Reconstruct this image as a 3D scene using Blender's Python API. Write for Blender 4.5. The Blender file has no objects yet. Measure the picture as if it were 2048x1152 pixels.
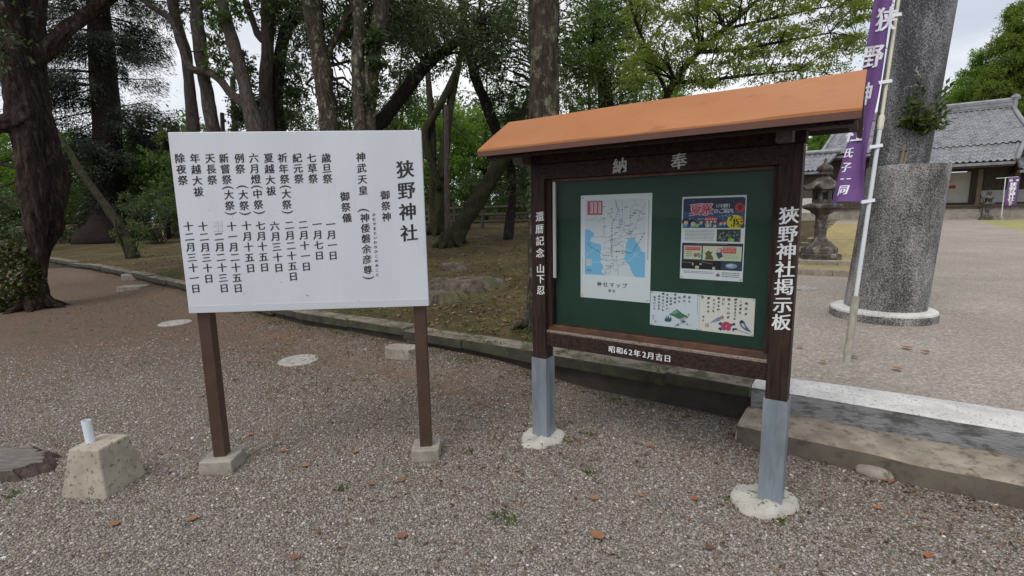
import bpy, math
import numpy as np
from mathutils import Vector, Matrix

scene = bpy.context.scene
col = scene.collection
R = math.radians
rng = np.random.default_rng(7)

# ------------------------------------------------------------------ camera
F = 996.0                      # focal length in pixels of the 2048 px wide photograph
PITCH, ROLL, EYE = 0.1507, -0.0193, 1.6
cp, sp = math.cos(PITCH), math.sin(PITCH)
FW = np.array([0, cp, -sp]); UP0 = np.array([0, sp, cp]); RT0 = np.array([1.0, 0, 0])
cr, sr = math.cos(ROLL), math.sin(ROLL)
RT = cr * RT0 + sr * UP0; UP = -sr * RT0 + cr * UP0
CAM = np.array([0, 0, EYE])
cam_d = bpy.data.cameras.new('camera'); cam = bpy.data.objects.new('camera', cam_d); col.objects.link(cam)
cam_d.sensor_width = 36; cam_d.lens = 36 * F / 2048; cam_d.clip_start = 0.05; cam_d.clip_end = 600
M = Matrix.Identity(4)
for i in range(3):
    M[i][0], M[i][1], M[i][2], M[i][3] = RT[i], UP[i], -FW[i], CAM[i]
cam.matrix_world = M
scene.camera = cam

# ------------------------------------------------------------------ light
SUN_EL, SUN_AZ = R(55), R(216)          # azimuth clockwise from +Y: behind the camera, a little to the left
world = bpy.data.worlds.new('World'); scene.world = world; world.use_nodes = True
wt = world.node_tree; wn = wt.nodes; wl = wt.links
bg = wn['Background']; bg.inputs['Strength'].default_value = 0.1
sky = wn.new('ShaderNodeTexSky'); sky.sky_type = 'NISHITA'; sky.sun_disc = False
sky.sun_elevation = SUN_EL; sky.sun_rotation = SUN_AZ; sky.dust_density = 2.0
tc = wn.new('ShaderNodeTexCoord'); mp = wn.new('ShaderNodeMapping'); mp.inputs['Scale'].default_value = (1, 1, 2.6)
cn = wn.new('ShaderNodeTexNoise'); cn.inputs['Scale'].default_value = 2.3; cn.inputs['Detail'].default_value = 6; cn.inputs['Roughness'].default_value = .55
cn2 = wn.new('ShaderNodeTexNoise'); cn2.inputs['Scale'].default_value = 1.7; cn2.inputs['Detail'].default_value = 5
ramp = wn.new('ShaderNodeValToRGB'); ramp.color_ramp.elements[0].position = .30; ramp.color_ramp.elements[1].position = .52
ramp.color_ramp.elements[0].color = (.55, .55, .55, 1)
crp = wn.new('ShaderNodeValToRGB'); crp.color_ramp.elements[0].position = .35; crp.color_ramp.elements[1].position = .65
crp.color_ramp.elements[0].color = (6.3, 6.6, 7.4, 1); crp.color_ramp.elements[1].color = (9.6, 9.7, 10.0, 1)
mx = wn.new('ShaderNodeMix'); mx.data_type = 'RGBA'
wl.new(tc.outputs['Generated'], mp.inputs['Vector']); wl.new(mp.outputs[0], cn.inputs['Vector']); wl.new(mp.outputs[0], cn2.inputs['Vector'])
wl.new(cn.outputs['Fac'], ramp.inputs['Fac']); wl.new(cn2.outputs['Fac'], crp.inputs['Fac'])
wl.new(ramp.outputs['Color'], mx.inputs['Factor']); wl.new(sky.outputs['Color'], mx.inputs['A']); wl.new(crp.outputs['Color'], mx.inputs['B'])
wl.new(mx.outputs['Result'], bg.inputs['Color'])
sd = bpy.data.lights.new('sun', 'SUN'); sd.energy = 1.5; sd.angle = R(28); sd.color = (1, .96, .9)
sun = bpy.data.objects.new('sun', sd); col.objects.link(sun)
sdir = Vector((math.sin(SUN_AZ) * math.cos(SUN_EL), math.cos(SUN_AZ) * math.cos(SUN_EL), math.sin(SUN_EL)))
sun.rotation_euler = sdir.to_track_quat('Z', 'Y').to_euler(); sun.location = (0, 0, 20)
scene.view_settings.view_transform = 'Standard'; scene.view_settings.look = 'None'
scene.view_settings.exposure = 0.16; scene.view_settings.gamma = 1
scene.cycles.use_denoising = True
scene.cycles.max_bounces = 8; scene.cycles.diffuse_bounces = 3; scene.cycles.transparent_max_bounces = 8

# ------------------------------------------------------------------ where things stand
BA = -0.615
EX = np.array([math.cos(BA), math.sin(BA), 0.0])       # along the shrine's kerb, to the right
NY = np.array([-math.sin(BA), math.cos(BA), 0.0])      # away from the camera, towards the hall
ZZ = np.array([0, 0, 1.0])

def W(s, t, z=0.0):
    return EX * s + NY * t + ZZ * z

def ray(x, y):
    return FW + RT * (x - 1024) / F + UP * (576 - y) / F

def at(x, y, d):
    return CAM + ray(x, y) * d

def on_plane(x, y, P0, n):
    d = ray(x, y); return CAM + d * (((P0 - CAM) @ n) / (d @ n))

KS = [-60, -22.5, -16.8, -11.66, -6.54, -2.92, 60]; KT = [6.5, 4.95, 4.76, 4.38, 3.80, 3.90, 3.90]

def smooth(a, b, x):
    t = np.clip((x - a) / (b - a), 0, 1); return t * t * (3 - 2 * t)      # also runs downwards when a > b

def vnoise(x, y, seed=0, f=1.0):
    r = np.random.default_rng(seed); v = 0
    for k in range(5):
        a = r.uniform(0, 6.28); w = f * r.uniform(.6, 1.6); p = r.uniform(0, 6.28)
        v = v + np.sin((x * math.cos(a) + y * math.sin(a)) * w + p + 1.3 * np.sin((x * math.sin(a) - y * math.cos(a)) * w * .7 + p * 2))
    return v / 5

def terr(x, y):
    """height of the raised terrace beyond the kerb"""
    x = np.asarray(x, float); y = np.asarray(y, float)
    s = x * EX[0] + y * EX[1]; t = x * NY[0] + y * NY[1]
    d = np.maximum(0, t - np.interp(s, KS, KT) - .4)
    k = smooth(.10, .42, x / np.maximum(y, .5))
    z = .28 + (.054 * (1 - k) + .018 * k) * np.minimum(d, 45)
    amp = (1 - k) * smooth(.3, 3, d)
    return z + amp * (.07 * vnoise(x, y, 3, 1.1) + .04 * vnoise(x, y, 4, 3.2))

def low(x, y):
    x = np.asarray(x, float); y = np.asarray(y, float); s = x * EX[0] + y * EX[1]; t = x * NY[0] + y * NY[1]
    bank = (.13 + .03 * vnoise(x, y, 9, 3)) * smooth(.75, .02, np.interp(s, KS, KT) + .05 - t) * smooth(-1.9, -3.2, s)     # earth banked up against the kerb
    return .012 * vnoise(x, y, 8, 1.4) - .01 + bank

def ground(x, y):
    s = x * EX[0] + y * EX[1]; t = x * NY[0] + y * NY[1]
    return np.where(t > np.interp(s, KS, KT), terr(x, y), low(x, y))

def hit(px, py):
    d = ray(px, py); prev = 0.5
    for q in np.arange(1.0, 80, .02):
        P = CAM + d * q
        if P[2] <= ground(P[0], P[1]): return P
    return CAM + d * 60

# ------------------------------------------------------------------ materials
def mat(name, rough=.6, metal=0.0, spec=.5):
    m = bpy.data.materials.new(name); m.use_nodes = True
    b = m.node_tree.nodes['Principled BSDF']
    b.inputs['Roughness'].default_value = rough; b.inputs['Metallic'].default_value = metal
    b.inputs['Specular IOR Level'].default_value = spec
    return m, m.node_tree.nodes, m.node_tree.links, b

def flat(name, c, rough=.6, metal=0.0, spec=.5):
    m, n, l, b = mat(name, rough, metal, spec); b.inputs['Base Color'].default_value = (*c, 1); return m

def coords(n, l, scale=(1, 1, 1), obj=True):
    t = n.new('ShaderNodeTexCoord'); p = n.new('ShaderNodeMapping'); p.inputs['Scale'].default_value = scale
    if obj: l.new(t.outputs['Object'], p.inputs['Vector'])
    else:
        g = n.new('ShaderNodeNewGeometry'); l.new(g.outputs['Position'], p.inputs['Vector'])
    return p.outputs[0]

def noise(n, l, vec, scale, detail=4, rough=.55, dist=0.0):
    t = n.new('ShaderNodeTexNoise'); t.inputs['Scale'].default_value = scale; t.inputs['Detail'].default_value = detail
    t.inputs['Roughness'].default_value = rough; t.inputs['Distortion'].default_value = dist
    l.new(vec, t.inputs['Vector']); return t.outputs['Fac']

def ramp_(n, l, fac, stops):
    r = n.new('ShaderNodeValToRGB'); e = r.color_ramp.elements
    while len(e) < len(stops): e.new(.5)
    for i, (p, c) in enumerate(stops):
        e[i].position = p; e[i].color = (*c, 1) if len(c) == 3 else c
    l.new(fac, r.inputs['Fac']); return r.outputs['Color']

def g(v): return (v, v, v)

def mix(n, l, fac, a, b, mode='MIX'):
    m = n.new('ShaderNodeMix'); m.data_type = 'RGBA'; m.blend_type = mode
    for k, v in (('Factor', fac), ('A', a), ('B', b)):
        if isinstance(v, (int, float)): m.inputs[k].default_value = v
        elif isinstance(v, tuple): m.inputs[k].default_value = (*v, 1)
        else: l.new(v, m.inputs[k])
    return m.outputs['Result']

def bump(n, l, b, h, strength=.4, dist=.01):
    u = n.new('ShaderNodeBump'); u.inputs['Strength'].default_value = strength; u.inputs['Distance'].default_value = dist
    l.new(h, u.inputs['Height']); l.new(u.outputs[0], b.inputs['Normal'])

def noisy(name, c1, c2, scale=6, rough=.6, bs=.3, bscale=60, metal=0., vec=(1, 1, 1), spec=.5, spots=None, bd=.004, detail=5, world=False):
    m, n, l, b = mat(name, rough, metal, spec)
    v = coords(n, l, vec, not world)
    c = ramp_(n, l, noise(n, l, v, scale, detail, .6), [(.32, c1), (.68, c2)])
    if spots:
        sc, lo, hi, sc_c = spots
        c = mix(n, l, ramp_(n, l, noise(n, l, v, sc, 6, .65), [(lo, g(0)), (hi, g(1))]), c, sc_c)
    l.new(c, b.inputs['Base Color'])
    if bs: bump(n, l, b, noise(n, l, v, bscale, 5, .65), bs, bd)
    return m

M_ = {}
M_['sign_white'] = noisy('sign_white', (.535, .565, .615), (.60, .63, .68), 1.3, .45, .02, 40, spots=(3, .62, .85, (.47, .49, .52)), vec=(2.2, 2.2, .5))
M_['patch'] = flat('patch', (.52, .55, .59), .5)
M_['ink'] = flat('ink', (.012, .012, .014), .5)
M_['faded'] = flat('faded', (.55, .56, .58), .5)
M_['brown_steel'] = noisy('brown_steel', (.058, .032, .021), (.076, .043, .029), 9, .42, .05, 70)
M_['white_paint'] = noisy('white_paint', (.62, .63, .64), (.78, .79, .8), 14, .55, 0)
M_['silver_paint'] = flat('silver_paint', (.48, .48, .47), .4)
M_['dark_wood'] = noisy('dark_wood', (.011, .0065, .006), (.050, .028, .023), 5, .6, .35, 26, vec=(14, 14, 1.2), bd=.003, spec=.22)
M_['dark_wood_h'] = noisy('dark_wood_h', (.011, .0065, .006), (.050, .028, .023), 5, .6, .35, 26, vec=(1.5, 14, 14), bd=.003, spec=.22)
M_['bracket_wood'] = noisy('bracket_wood', (.075, .055, .052), (.16, .125, .115), 6, .8, .4, 30, vec=(8, 8, 8), bd=.003)
M_['worn_wood'] = noisy('worn_wood', (.10, .065, .05), (.30, .25, .21), 7, .75, .4, 30, vec=(1.2, 16, 16), bd=.003)
M_['edge_wood'] = noisy('edge_wood', (.13, .055, .03), (.05, .025, .018), 7, .6, .3, 30, vec=(2, 2, 2), bd=.003)
M_['green_board'] = noisy('green_board', (.008, .040, .026), (.012, .054, .036), 3, .75, .06, 160, spots=(60, .74, .80, (.05, .10, .08)))
M_['alu'] = noisy('alu', (.42, .44, .44), (.5, .52, .52), 4, .35, 0, metal=.3)
M_['galv'] = noisy('galv', (.21, .25, .29), (.27, .31, .35), 5, .42, .04, 90, metal=.25, vec=(3, 3, .7), spots=(4, .48, .70, (.165, .19, .21)))
M_['roof_sheet'] = noisy('roof_sheet', (.335, .124, .040), (.405, .165, .060), 1.3, .42, .22, 4, bd=.012, spots=(9, .58, .80, (.23, .095, .035)), spec=.25, vec=(1, 1, 2))
M_['roof_edge'] = noisy('roof_edge', (.085, .034, .022), (.12, .048, .03), 3, .45, 0)
M_['concrete'] = noisy('concrete', (.22, .20, .17), (.38, .35, .30), 9, .85, .5, 55, spots=(24, .56, .70, (.12, .11, .095)))
M_['block_conc'] = noisy('block_conc', (.28, .25, .195), (.43, .385, .31), 8, .9, .6, 45, spots=(38, .55, .66, (.13, .105, .075)))
M_['pale_conc'] = noisy('pale_conc', (.38, .36, .315), (.53, .51, .46), 7, .9, .9, 50, spots=(28, .585, .63, (.13, .12, .11)), bd=.012)
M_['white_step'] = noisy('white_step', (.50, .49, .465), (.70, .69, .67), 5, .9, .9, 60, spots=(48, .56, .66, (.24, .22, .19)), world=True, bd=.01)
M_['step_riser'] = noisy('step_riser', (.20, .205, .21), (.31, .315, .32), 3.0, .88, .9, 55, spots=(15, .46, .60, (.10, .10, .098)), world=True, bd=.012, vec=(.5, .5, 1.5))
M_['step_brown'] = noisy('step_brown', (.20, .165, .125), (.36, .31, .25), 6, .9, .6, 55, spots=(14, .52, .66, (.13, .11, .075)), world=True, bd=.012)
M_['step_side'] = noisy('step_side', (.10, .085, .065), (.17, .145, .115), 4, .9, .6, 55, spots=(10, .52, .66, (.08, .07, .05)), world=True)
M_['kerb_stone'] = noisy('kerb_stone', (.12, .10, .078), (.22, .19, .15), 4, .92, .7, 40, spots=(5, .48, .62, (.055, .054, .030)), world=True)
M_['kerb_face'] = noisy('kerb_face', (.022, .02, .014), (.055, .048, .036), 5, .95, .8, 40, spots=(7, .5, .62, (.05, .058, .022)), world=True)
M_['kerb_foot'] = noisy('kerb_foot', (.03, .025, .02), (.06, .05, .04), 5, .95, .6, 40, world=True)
M_['pvc'] = noisy('pvc', (.62, .68, .74), (.70, .75, .80), 5, .4, 0)
M_['pvc_in'] = flat('pvc_in', (.20, .22, .25), .6)
M_['stump_top'] = noisy('stump_top', (.11, .097, .087), (.26, .23, .205), 5, .95, .8, 30, vec=(2, 14, 6), bd=.012)
M_['stump_side'] = noisy('stump_side', (.045, .030, .025), (.12, .09, .075), 9, .95, .8, 22, vec=(4, 4, 1), bd=.02)
M_['manhole'] = noisy('manhole', (.27, .25, .23), (.42, .40, .37), 16, .9, .5, 60, spots=(20, .56, .64, (.2, .18, .16)))
M_['purple'] = noisy('purple', (.125, .062, .19), (.165, .085, .24), 4, .75, .12, 220, spec=.2)
M_['fabric_white'] = flat('fabric_white', (.74, .74, .80), .8)
M_['pole_white'] = noisy('pole_white', (.52, .56, .58), (.62, .65, .66), 5, .4, 0)
M_['pole_cream'] = noisy('pole_cream', (.55, .52, .40), (.62, .58, .46), 5, .45, 0)
M_['pipe_old'] = noisy('pipe_old', (.24, .22, .17), (.40, .38, .32), 8, .7, .2, 40, vec=(3, 3, 1))
M_['bamboo'] = noisy('bamboo', (.12, .105, .06), (.24, .20, .13), 10, .6, .2, 40, vec=(6, 6, 1))
M_['wire'] = flat('wire', (.03, .03, .03), .6)
M_['tile'] = noisy('tile', (.17, .178, .19), (.27, .28, .295), 3.0, .42, .2, 20, spots=(2.2, .52, .66, (.13, .135, .145)))
M_['hall_wood'] = noisy('hall_wood', (.045, .034, .027), (.10, .075, .06), 4, .8, .3, 20, vec=(6, 6, 1))
M_['hall_brown'] = noisy('hall_brown', (.12, .085, .06), (.19, .14, .10), 4, .8, .3, 20, vec=(6, 6, 1))
M_['plaster'] = noisy('plaster', (.52, .50, .44), (.62, .60, .54), 2, .9, .1, 30)
M_['plaster_grey'] = noisy('plaster_grey', (.42, .44, .46), (.5, .52, .53), 2, .9, .1, 30)
M_['hall_stone'] = noisy('hall_stone', (.20, .18, .15), (.34, .31, .26), 3, .9, .4, 20)
M_['red_notice'] = flat('red_notice', (.35, .06, .05), .7)
M_['slab'] = noisy('slab', (.20, .17, .14), (.36, .32, .27), 6, .92, .6, 40, spots=(9, .55, .65, (.12, .11, .07)))
M_['fence_wood'] = noisy('fence_wood', (.045, .036, .028), (.10, .082, .062), 4, .9, .5, 20, vec=(1.5, 8, 8))
M_['fence_pale'] = noisy('fence_pale', (.16, .13, .08), (.26, .21, .13), 4, .9, .5, 20, vec=(1.5, 8, 8))

def lantern_mat():
    m, n, l, b = mat('lantern_stone', .92)
    v = coords(n, l)
    c = ramp_(n, l, noise(n, l, v, 7, 6, .65), [(.38, (.035, .029, .027)), (.54, (.10, .082, .073)), (.72, (.27, .25, .23))])
    l.new(c, b.inputs['Base Color']); bump(n, l, b, noise(n, l, v, 40, 5, .7), .6, .01); return m
M_['lantern_stone'] = lantern_mat()

def granite(name, lo, hi, pos):
    """speckled exposed-aggregate concrete with pale cracks and weather streaks"""
    m, n, l, b = mat(name, .85)
    v = coords(n, l, (1, 1, 1), False)
    big = noise(n, l, coords(n, l, (2.0, 2.0, .7), False), 1.4, 5, .6)
    fine = noise(n, l, v, 75, 3, .75)
    a = n.new('ShaderNodeMath'); a.operation = 'MULTIPLY_ADD'; a.inputs[1].default_value = .8; l.new(big, a.inputs[0]); l.new(fine, a.inputs[2])
    hf = n.new('ShaderNodeMath'); hf.operation = 'MULTIPLY'; hf.inputs[1].default_value = .5; l.new(a.outputs[0], hf.inputs[0]); pos = pos / 2
    c = ramp_(n, l, hf.outputs[0], [(pos - .07, lo), (pos, tuple(x * .5 for x in hi)), (pos + .08, hi)])
    vo = n.new('ShaderNodeTexVoronoi'); vo.feature = 'DISTANCE_TO_EDGE'; vo.inputs['Scale'].default_value = 1.7
    dv = n.new('ShaderNodeTexNoise'); dv.inputs['Scale'].default_value = 3.5; dv.inputs['Detail'].default_value = 4; l.new(v, dv.inputs['Vector'])
    dm = n.new('ShaderNodeVectorMath'); dm.operation = 'MULTIPLY_ADD'; dm.inputs[1].default_value = (.5, .5, .5)
    l.new(dv.outputs['Color'], dm.inputs[0]); l.new(v, dm.inputs[2]); l.new(dm.outputs[0], vo.inputs['Vector'])
    cr_ = ramp_(n, l, vo.outputs['Distance'], [(.0, g(1)), (.012, g(0))])
    br = ramp_(n, l, noise(n, l, v, 2.2, 2), [(.52, g(0)), (.58, g(.8))])
    k = mix(n, l, 1.0, cr_, br, 'MULTIPLY')
    c = mix(n, l, k, c, (.42, .41, .38))
    l.new(c, b.inputs['Base Color']); bump(n, l, b, fine, .35, .006); return m
M_['granite'] = granite('granite', (.035, .035, .040), (.36, .36, .37), .985)
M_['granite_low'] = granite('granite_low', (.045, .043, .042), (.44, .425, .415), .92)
M_['ring_lit_paint'] = granite('ring_lit_paint', (.10, .10, .095), (.66, .65, .62), .72)  # paler granite, with the light on the ring's upper rim put into its colour

def bark(name, c1, c2, c3, moss=(.05, .06, .03), mamt=.6, vs=(7, 7, 1.3), ms=6.0):
    m, n, l, b = mat(name, .95, 0, .2)
    v = coords(n, l, vs, False)
    f = noise(n, l, v, 3.2, 7, .68, .6)
    c = ramp_(n, l, f, [(.30, c1), (.5, c2), (.70, c3)])
    v2 = coords(n, l, (1, 1, .7), False)
    k = ramp_(n, l, noise(n, l, v2, ms, 6, .72), [(mamt, g(0)), (mamt + .10, g(.85))])
    c = mix(n, l, k, c, moss)
    l.new(c, b.inputs['Base Color']); bump(n, l, b, f, 1.0, .09); return m
M_['bark_red'] = bark('bark_red', (.007, .005, .005), (.034, .023, .019), (.115, .080, .066), (.10, .095, .075), .62, vs=(5, 5, 1.1), ms=5.0)
M_['bark_cedar'] = bark('bark_cedar', (.010, .008, .008), (.026, .019, .017), (.05, .037, .032), (.03, .035, .02), .62, (10, 10, .6))
M_['bark_grey'] = bark('bark_grey', (.040, .032, .027), (.105, .088, .076), (.19, .165, .145), (.17, .175, .14), .60)
M_['bark_lichen'] = bark('bark_lichen', (.022, .017, .013), (.065, .052, .040), (.13, .11, .085), (.27, .27, .18), .53, ms=9.0)
M_['bark_moss'] = bark('bark_moss', (.018, .015, .012), (.045, .038, .028), (.08, .07, .05), (.055, .070, .022), .48)
M_['bark_dark'] = bark('bark_dark', (.012, .010, .009), (.030, .025, .021), (.06, .05, .042), (.04, .048, .03), .62)

def leafmat(name, c1, c2, c3, trans=.35, rough=.5):
    m, n, l, b = mat(name, rough, 0, .35)
    ge = n.new('ShaderNodeNewGeometry')
    c = ramp_(n, l, ge.outputs['Random Per Island'], [(0, c1), (.55, c2), (1, c3)])
    l.new(c, b.inputs['Base Color'])
    tr = n.new('ShaderNodeBsdfTranslucent'); br = n.new('ShaderNodeMixRGB'); br.blend_type = 'MULTIPLY'; br.inputs[0].default_value = 1
    br.inputs[2].default_value = (1.7, 1.9, .7, 1); l.new(c, br.inputs[1]); l.new(br.outputs[0], tr.inputs['Color'])
    ms = n.new('ShaderNodeMixShader'); ms.inputs[0].default_value = trans
    l.new(b.outputs[0], ms.inputs[1]); l.new(tr.outputs[0], ms.inputs[2]); l.new(ms.outputs[0], n['Material Output'].inputs['Surface'])
    return m
M_['leaf_dark'] = leafmat('leaf_dark', (.038, .056, .034), (.060, .088, .048), (.11, .14, .078), .34, .36)
M_['leaf_mid'] = leafmat('leaf_mid', (.050, .080, .028), (.078, .122, .040), (.12, .165, .055), .4)
M_['leaf_lit'] = leafmat('leaf_lit', (.075, .135, .030), (.115, .20, .042), (.18, .26, .06), .5)
M_['leaf_maple'] = leafmat('leaf_maple', (.095, .135, .040), (.150, .205, .056), (.25, .245, .075), .48)
M_['needle'] = leafmat('needle', (.022, .030, .025), (.036, .047, .038), (.060, .072, .055), .2)
M_['cedar_lit'] = leafmat('cedar_lit', (.065, .110, .022), (.115, .165, .030), (.17, .205, .042), .35)
M_['ivy'] = leafmat('ivy', (.022, .030, .010), (.050, .055, .014), (.10, .095, .022), .3)
M_['weed'] = leafmat('weed', (.05, .085, .02), (.08, .12, .03), (.13, .16, .05), .3)
M_['sakaki'] = leafmat('sakaki', (.030, .055, .014), (.055, .085, .022), (.10, .13, .035), .3)

def dryleaf(name, a, b_, c_):
    m, n, l, b = mat(name, .75, 0, .25)
    ge = n.new('ShaderNodeNewGeometry'); oi = n.new('ShaderNodeObjectInfo')
    ad = n.new('ShaderNodeMath'); ad.operation = 'ADD'; l.new(ge.outputs['Random Per Island'], ad.inputs[0]); l.new(oi.outputs['Random'], ad.inputs[1])
    fr = n.new('ShaderNodeMath'); fr.operation = 'FRACT'; l.new(ad.outputs[0], fr.inputs[0])
    l.new(ramp_(n, l, fr.outputs[0], [(0, a), (.5, b_), (1, c_)]), b.inputs['Base Color']); return m
M_['fallen'] = dryleaf('fallen', (.30, .095, .04), (.30, .15, .075), (.11, .06, .042))
M_['litter'] = dryleaf('litter', (.045, .028, .018), (.14, .075, .042), (.27, .165, .10))
M_['pebble'] = None

def pebblemat():
    m, n, l, b = mat('pebble', .75, 0, .4)
    ge = n.new('ShaderNodeNewGeometry')
    c = ramp_(n, l, ge.outputs['Random Per Island'], [(0, (.165, .145, .13)), (.3, (.27, .243, .222)), (.6, (.335, .305, .28)), (.88, (.41, .37, .33)), (.97, (.49, .45, .39)), (1, (.76, .74, .72))])
    v = coords(n, l, (1, 1, 1), False)
    c = mix(n, l, .5, c, ramp_(n, l, noise(n, l, v, 120, 3), [(.3, g(.7)), (.7, g(1.0))]), 'MULTIPLY')
    l.new(c, b.inputs['Base Color']); return m
M_['pebble'] = pebblemat()

def gravel_nodes(n, l, scale):
    v = coords(n, l, (1, 1, 1), False)
    vo = n.new('ShaderNodeTexVoronoi'); vo.inputs['Scale'].default_value = scale; l.new(v, vo.inputs['Vector'])
    sx = n.new('ShaderNodeSeparateColor'); l.new(vo.outputs['Color'], sx.inputs[0])
    c = ramp_(n, l, sx.outputs[0], [(0, (.10, .085, .075)), (.3, (.21, .175, .15)), (.6, (.28, .24, .21)), (.88, (.38, .33, .29)), (1, (.6, .58, .55))])
    return v, vo.outputs['Distance'], c

def lotmat():
    m, n, l, b = mat('gravel_lot', .9, 0, .25)
    v, dist, c = gravel_nodes(n, l, 95)
    c = mix(n, l, 1.0, c, (.78, .74, .68), 'MULTIPLY')
    # region: litter-brown towards the kerb and the trees, grey gravel near the camera
    geo = n.new('ShaderNodeNewGeometry'); sx = n.new('ShaderNodeSeparateXYZ'); l.new(geo.outputs['Position'], sx.inputs[0])
    dt = n.new('ShaderNodeVectorMath'); dt.operation = 'DOT_PRODUCT'; dt.inputs[1].default_value = (NY[0] * .55 - .28, NY[1] * .9, 0); l.new(geo.outputs['Position'], dt.inputs[0])
    ns = noise(n, l, v, .9, 9, .72)
    ad = n.new('ShaderNodeMath'); ad.operation = 'MULTIPLY_ADD'; ad.inputs[1].default_value = 6.5; l.new(ns, ad.inputs[0]); l.new(dt.outputs['Value'], ad.inputs[2])
    mr = n.new('ShaderNodeMapRange'); mr.inputs['From Min'].default_value = 4.3; mr.inputs['From Max'].default_value = 8.2; mr.interpolation_type = 'SMOOTHSTEP'; l.new(ad.outputs[0], mr.inputs['Value'])
    soil = ramp_(n, l, noise(n, l, v, 38, 5, .75), [(.3, (.045, .032, .024)), (.48, (.125, .085, .060)), (.6, (.21, .15, .108)), (.75, (.33, .27, .22))])
    fine = noise(n, l, v, 5, 5, .7)
    sel = n.new('ShaderNodeMath'); sel.operation = 'MULTIPLY_ADD'; sel.inputs[1].default_value = .9; sel.inputs[2].default_value = 0; l.new(mr.outputs[0], sel.inputs[0])
    c = mix(n, l, sel.outputs[0], c, soil)
    soil = mix(n, l, 1.0, soil, ramp_(n, l, noise(n, l, v, 7, 9, .78), [(.36, g(.35)), (.5, g(.8)), (.64, g(1.45))]), 'MULTIPLY')
    # red-brown cedar needles lying in drifts
    rk = ramp_(n, l, noise(n, l, v, 2.3, 6, .7), [(.52, g(0)), (.66, g(.75))])
    rm = n.new('ShaderNodeMath'); rm.operation = 'MULTIPLY'; l.new(rk, rm.inputs[0]); l.new(mr.outputs[0], rm.inputs[1])
    c = mix(n, l, rm.outputs[0], c, ramp_(n, l, noise(n, l, v, 60, 4, .7), [(.35, (.10, .05, .03)), (.65, (.26, .14, .08))]))
    gk = ramp_(n, l, noise(n, l, coords(n, l, (1, 1, 1), False), 1.9, 6, .75), [(.54, g(0)), (.70, g(.6))])
    c = mix(n, l, gk, c, (.085, .092, .045))
    l.new(c, b.inputs['Base Color'])
    hm = n.new('ShaderNodeMath'); hm.operation = 'MULTIPLY_ADD'; hm.inputs[1].default_value = -1.6; l.new(dist, hm.inputs[0]); l.new(noise(n, l, v, 30, 4, .7), hm.inputs[2])
    bump(n, l, b, hm.outputs[0], .75, .012)
    return m
M_['lot'] = lotmat()

def mossmat():
    m, n, l, b = mat('moss_ground', .95, 0, .2)
    v = coords(n, l, (1, 1, 1), False)
    c = ramp_(n, l, noise(n, l, v, .85, 9, .78), [(.30, (.035, .028, .016)), (.42, (.10, .074, .042)), (.50, (.085, .078, .034)), (.58, (.15, .125, .06)), (.68, (.105, .098, .04)), (.8, (.24, .19, .12))])
    k = ramp_(n, l, noise(n, l, v, 2.6, 6, .7), [(.54, g(0)), (.64, g(.8))])
    c = mix(n, l, k, c, (.15, .105, .075))
    f = noise(n, l, v, 45, 5, .75)
    c = mix(n, l, .8, c, ramp_(n, l, f, [(.3, (.38, .35, .33)), (.7, (1.12, 1.03, .98))]), 'MULTIPLY')
    l.new(c, b.inputs['Base Color']); bump(n, l, b, noise(n, l, v, 22, 7, .75), .9, .04); return m
M_['moss'] = mossmat()

def courtmat():
    m, n, l, b = mat('court_gravel', .92, 0, .2)
    v, dist, c = gravel_nodes(n, l, 60)
    c = mix(n, l, .6, c, (.43, .385, .33))
    w = ramp_(n, l, noise(n, l, v, .9, 6, .65), [(.38, g(.86)), (.66, g(1.06))])
    c = mix(n, l, 1.0, c, w, 'MULTIPLY')
    sp_ = ramp_(n, l, noise(n, l, v, 34, 5, .8), [(.32, g(.62)), (.68, g(1.22))])
    c = mix(n, l, 1.0, c, sp_, 'MULTIPLY')
    l.new(c, b.inputs['Base Color']); bump(n, l, b, dist, .6, .012); return m
M_['court'] = courtmat()
M_['mound'] = noisy('mound', (.035, .027, .02), (.19, .155, .12), 6, .95, 1.0, 26, spots=(2.6, .52, .62, (.10, .095, .04)), bd=.04, world=True)
M_['grass_dry'] = noisy('grass_dry', (.30, .23, .095), (.42, .33, .16), 1.6, .95, .8, 40, spots=(3.5, .5, .66, (.24, .215, .08)), bd=.03, world=True)
M_['grass_green'] = noisy('grass_green', (.26, .25, .09), (.36, .34, .14), 1.2, .95, .8, 40, bd=.03, world=True)

def glassmat():
    m = bpy.data.materials.new('pane_glass'); m.use_nodes = True; n = m.node_tree.nodes; l = m.node_tree.links
    n.remove(n['Principled BSDF'])
    t = n.new('ShaderNodeBsdfTransparent'); t.inputs[0].default_value = (.95, .97, .96, 1)
    gl = n.new('ShaderNodeBsdfGlossy'); gl.inputs['Roughness'].default_value = .02
    fr = n.new('ShaderNodeFresnel'); fr.inputs[0].default_value = 1.18
    ms = n.new('ShaderNodeMixShader'); l.new(fr.outputs[0], ms.inputs[0]); l.new(t.outputs[0], ms.inputs[1]); l.new(gl.outputs[0], ms.inputs[2])
    l.new(ms.outputs[0], n['Material Output'].inputs['Surface']); return m
M_['glass'] = glassmat()

# ------------------------------------------------------------------ mesh helpers
def tag(o, label=None, cat=None, group=None, kind=None):
    if label: o['label'] = label
    if cat: o['category'] = cat
    if group: o['group'] = group
    if kind: o['kind'] = kind
    return o

def empty(name, loc, label, cat, group=None):
    o = bpy.data.objects.new(name, None); col.objects.link(o); o.location = tuple(loc); o.empty_display_size = .1
    return tag(o, label, cat, group)

def root_loc(o):
    while o.parent is not None: o = o.parent
    return np.array(o.location, float)

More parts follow.
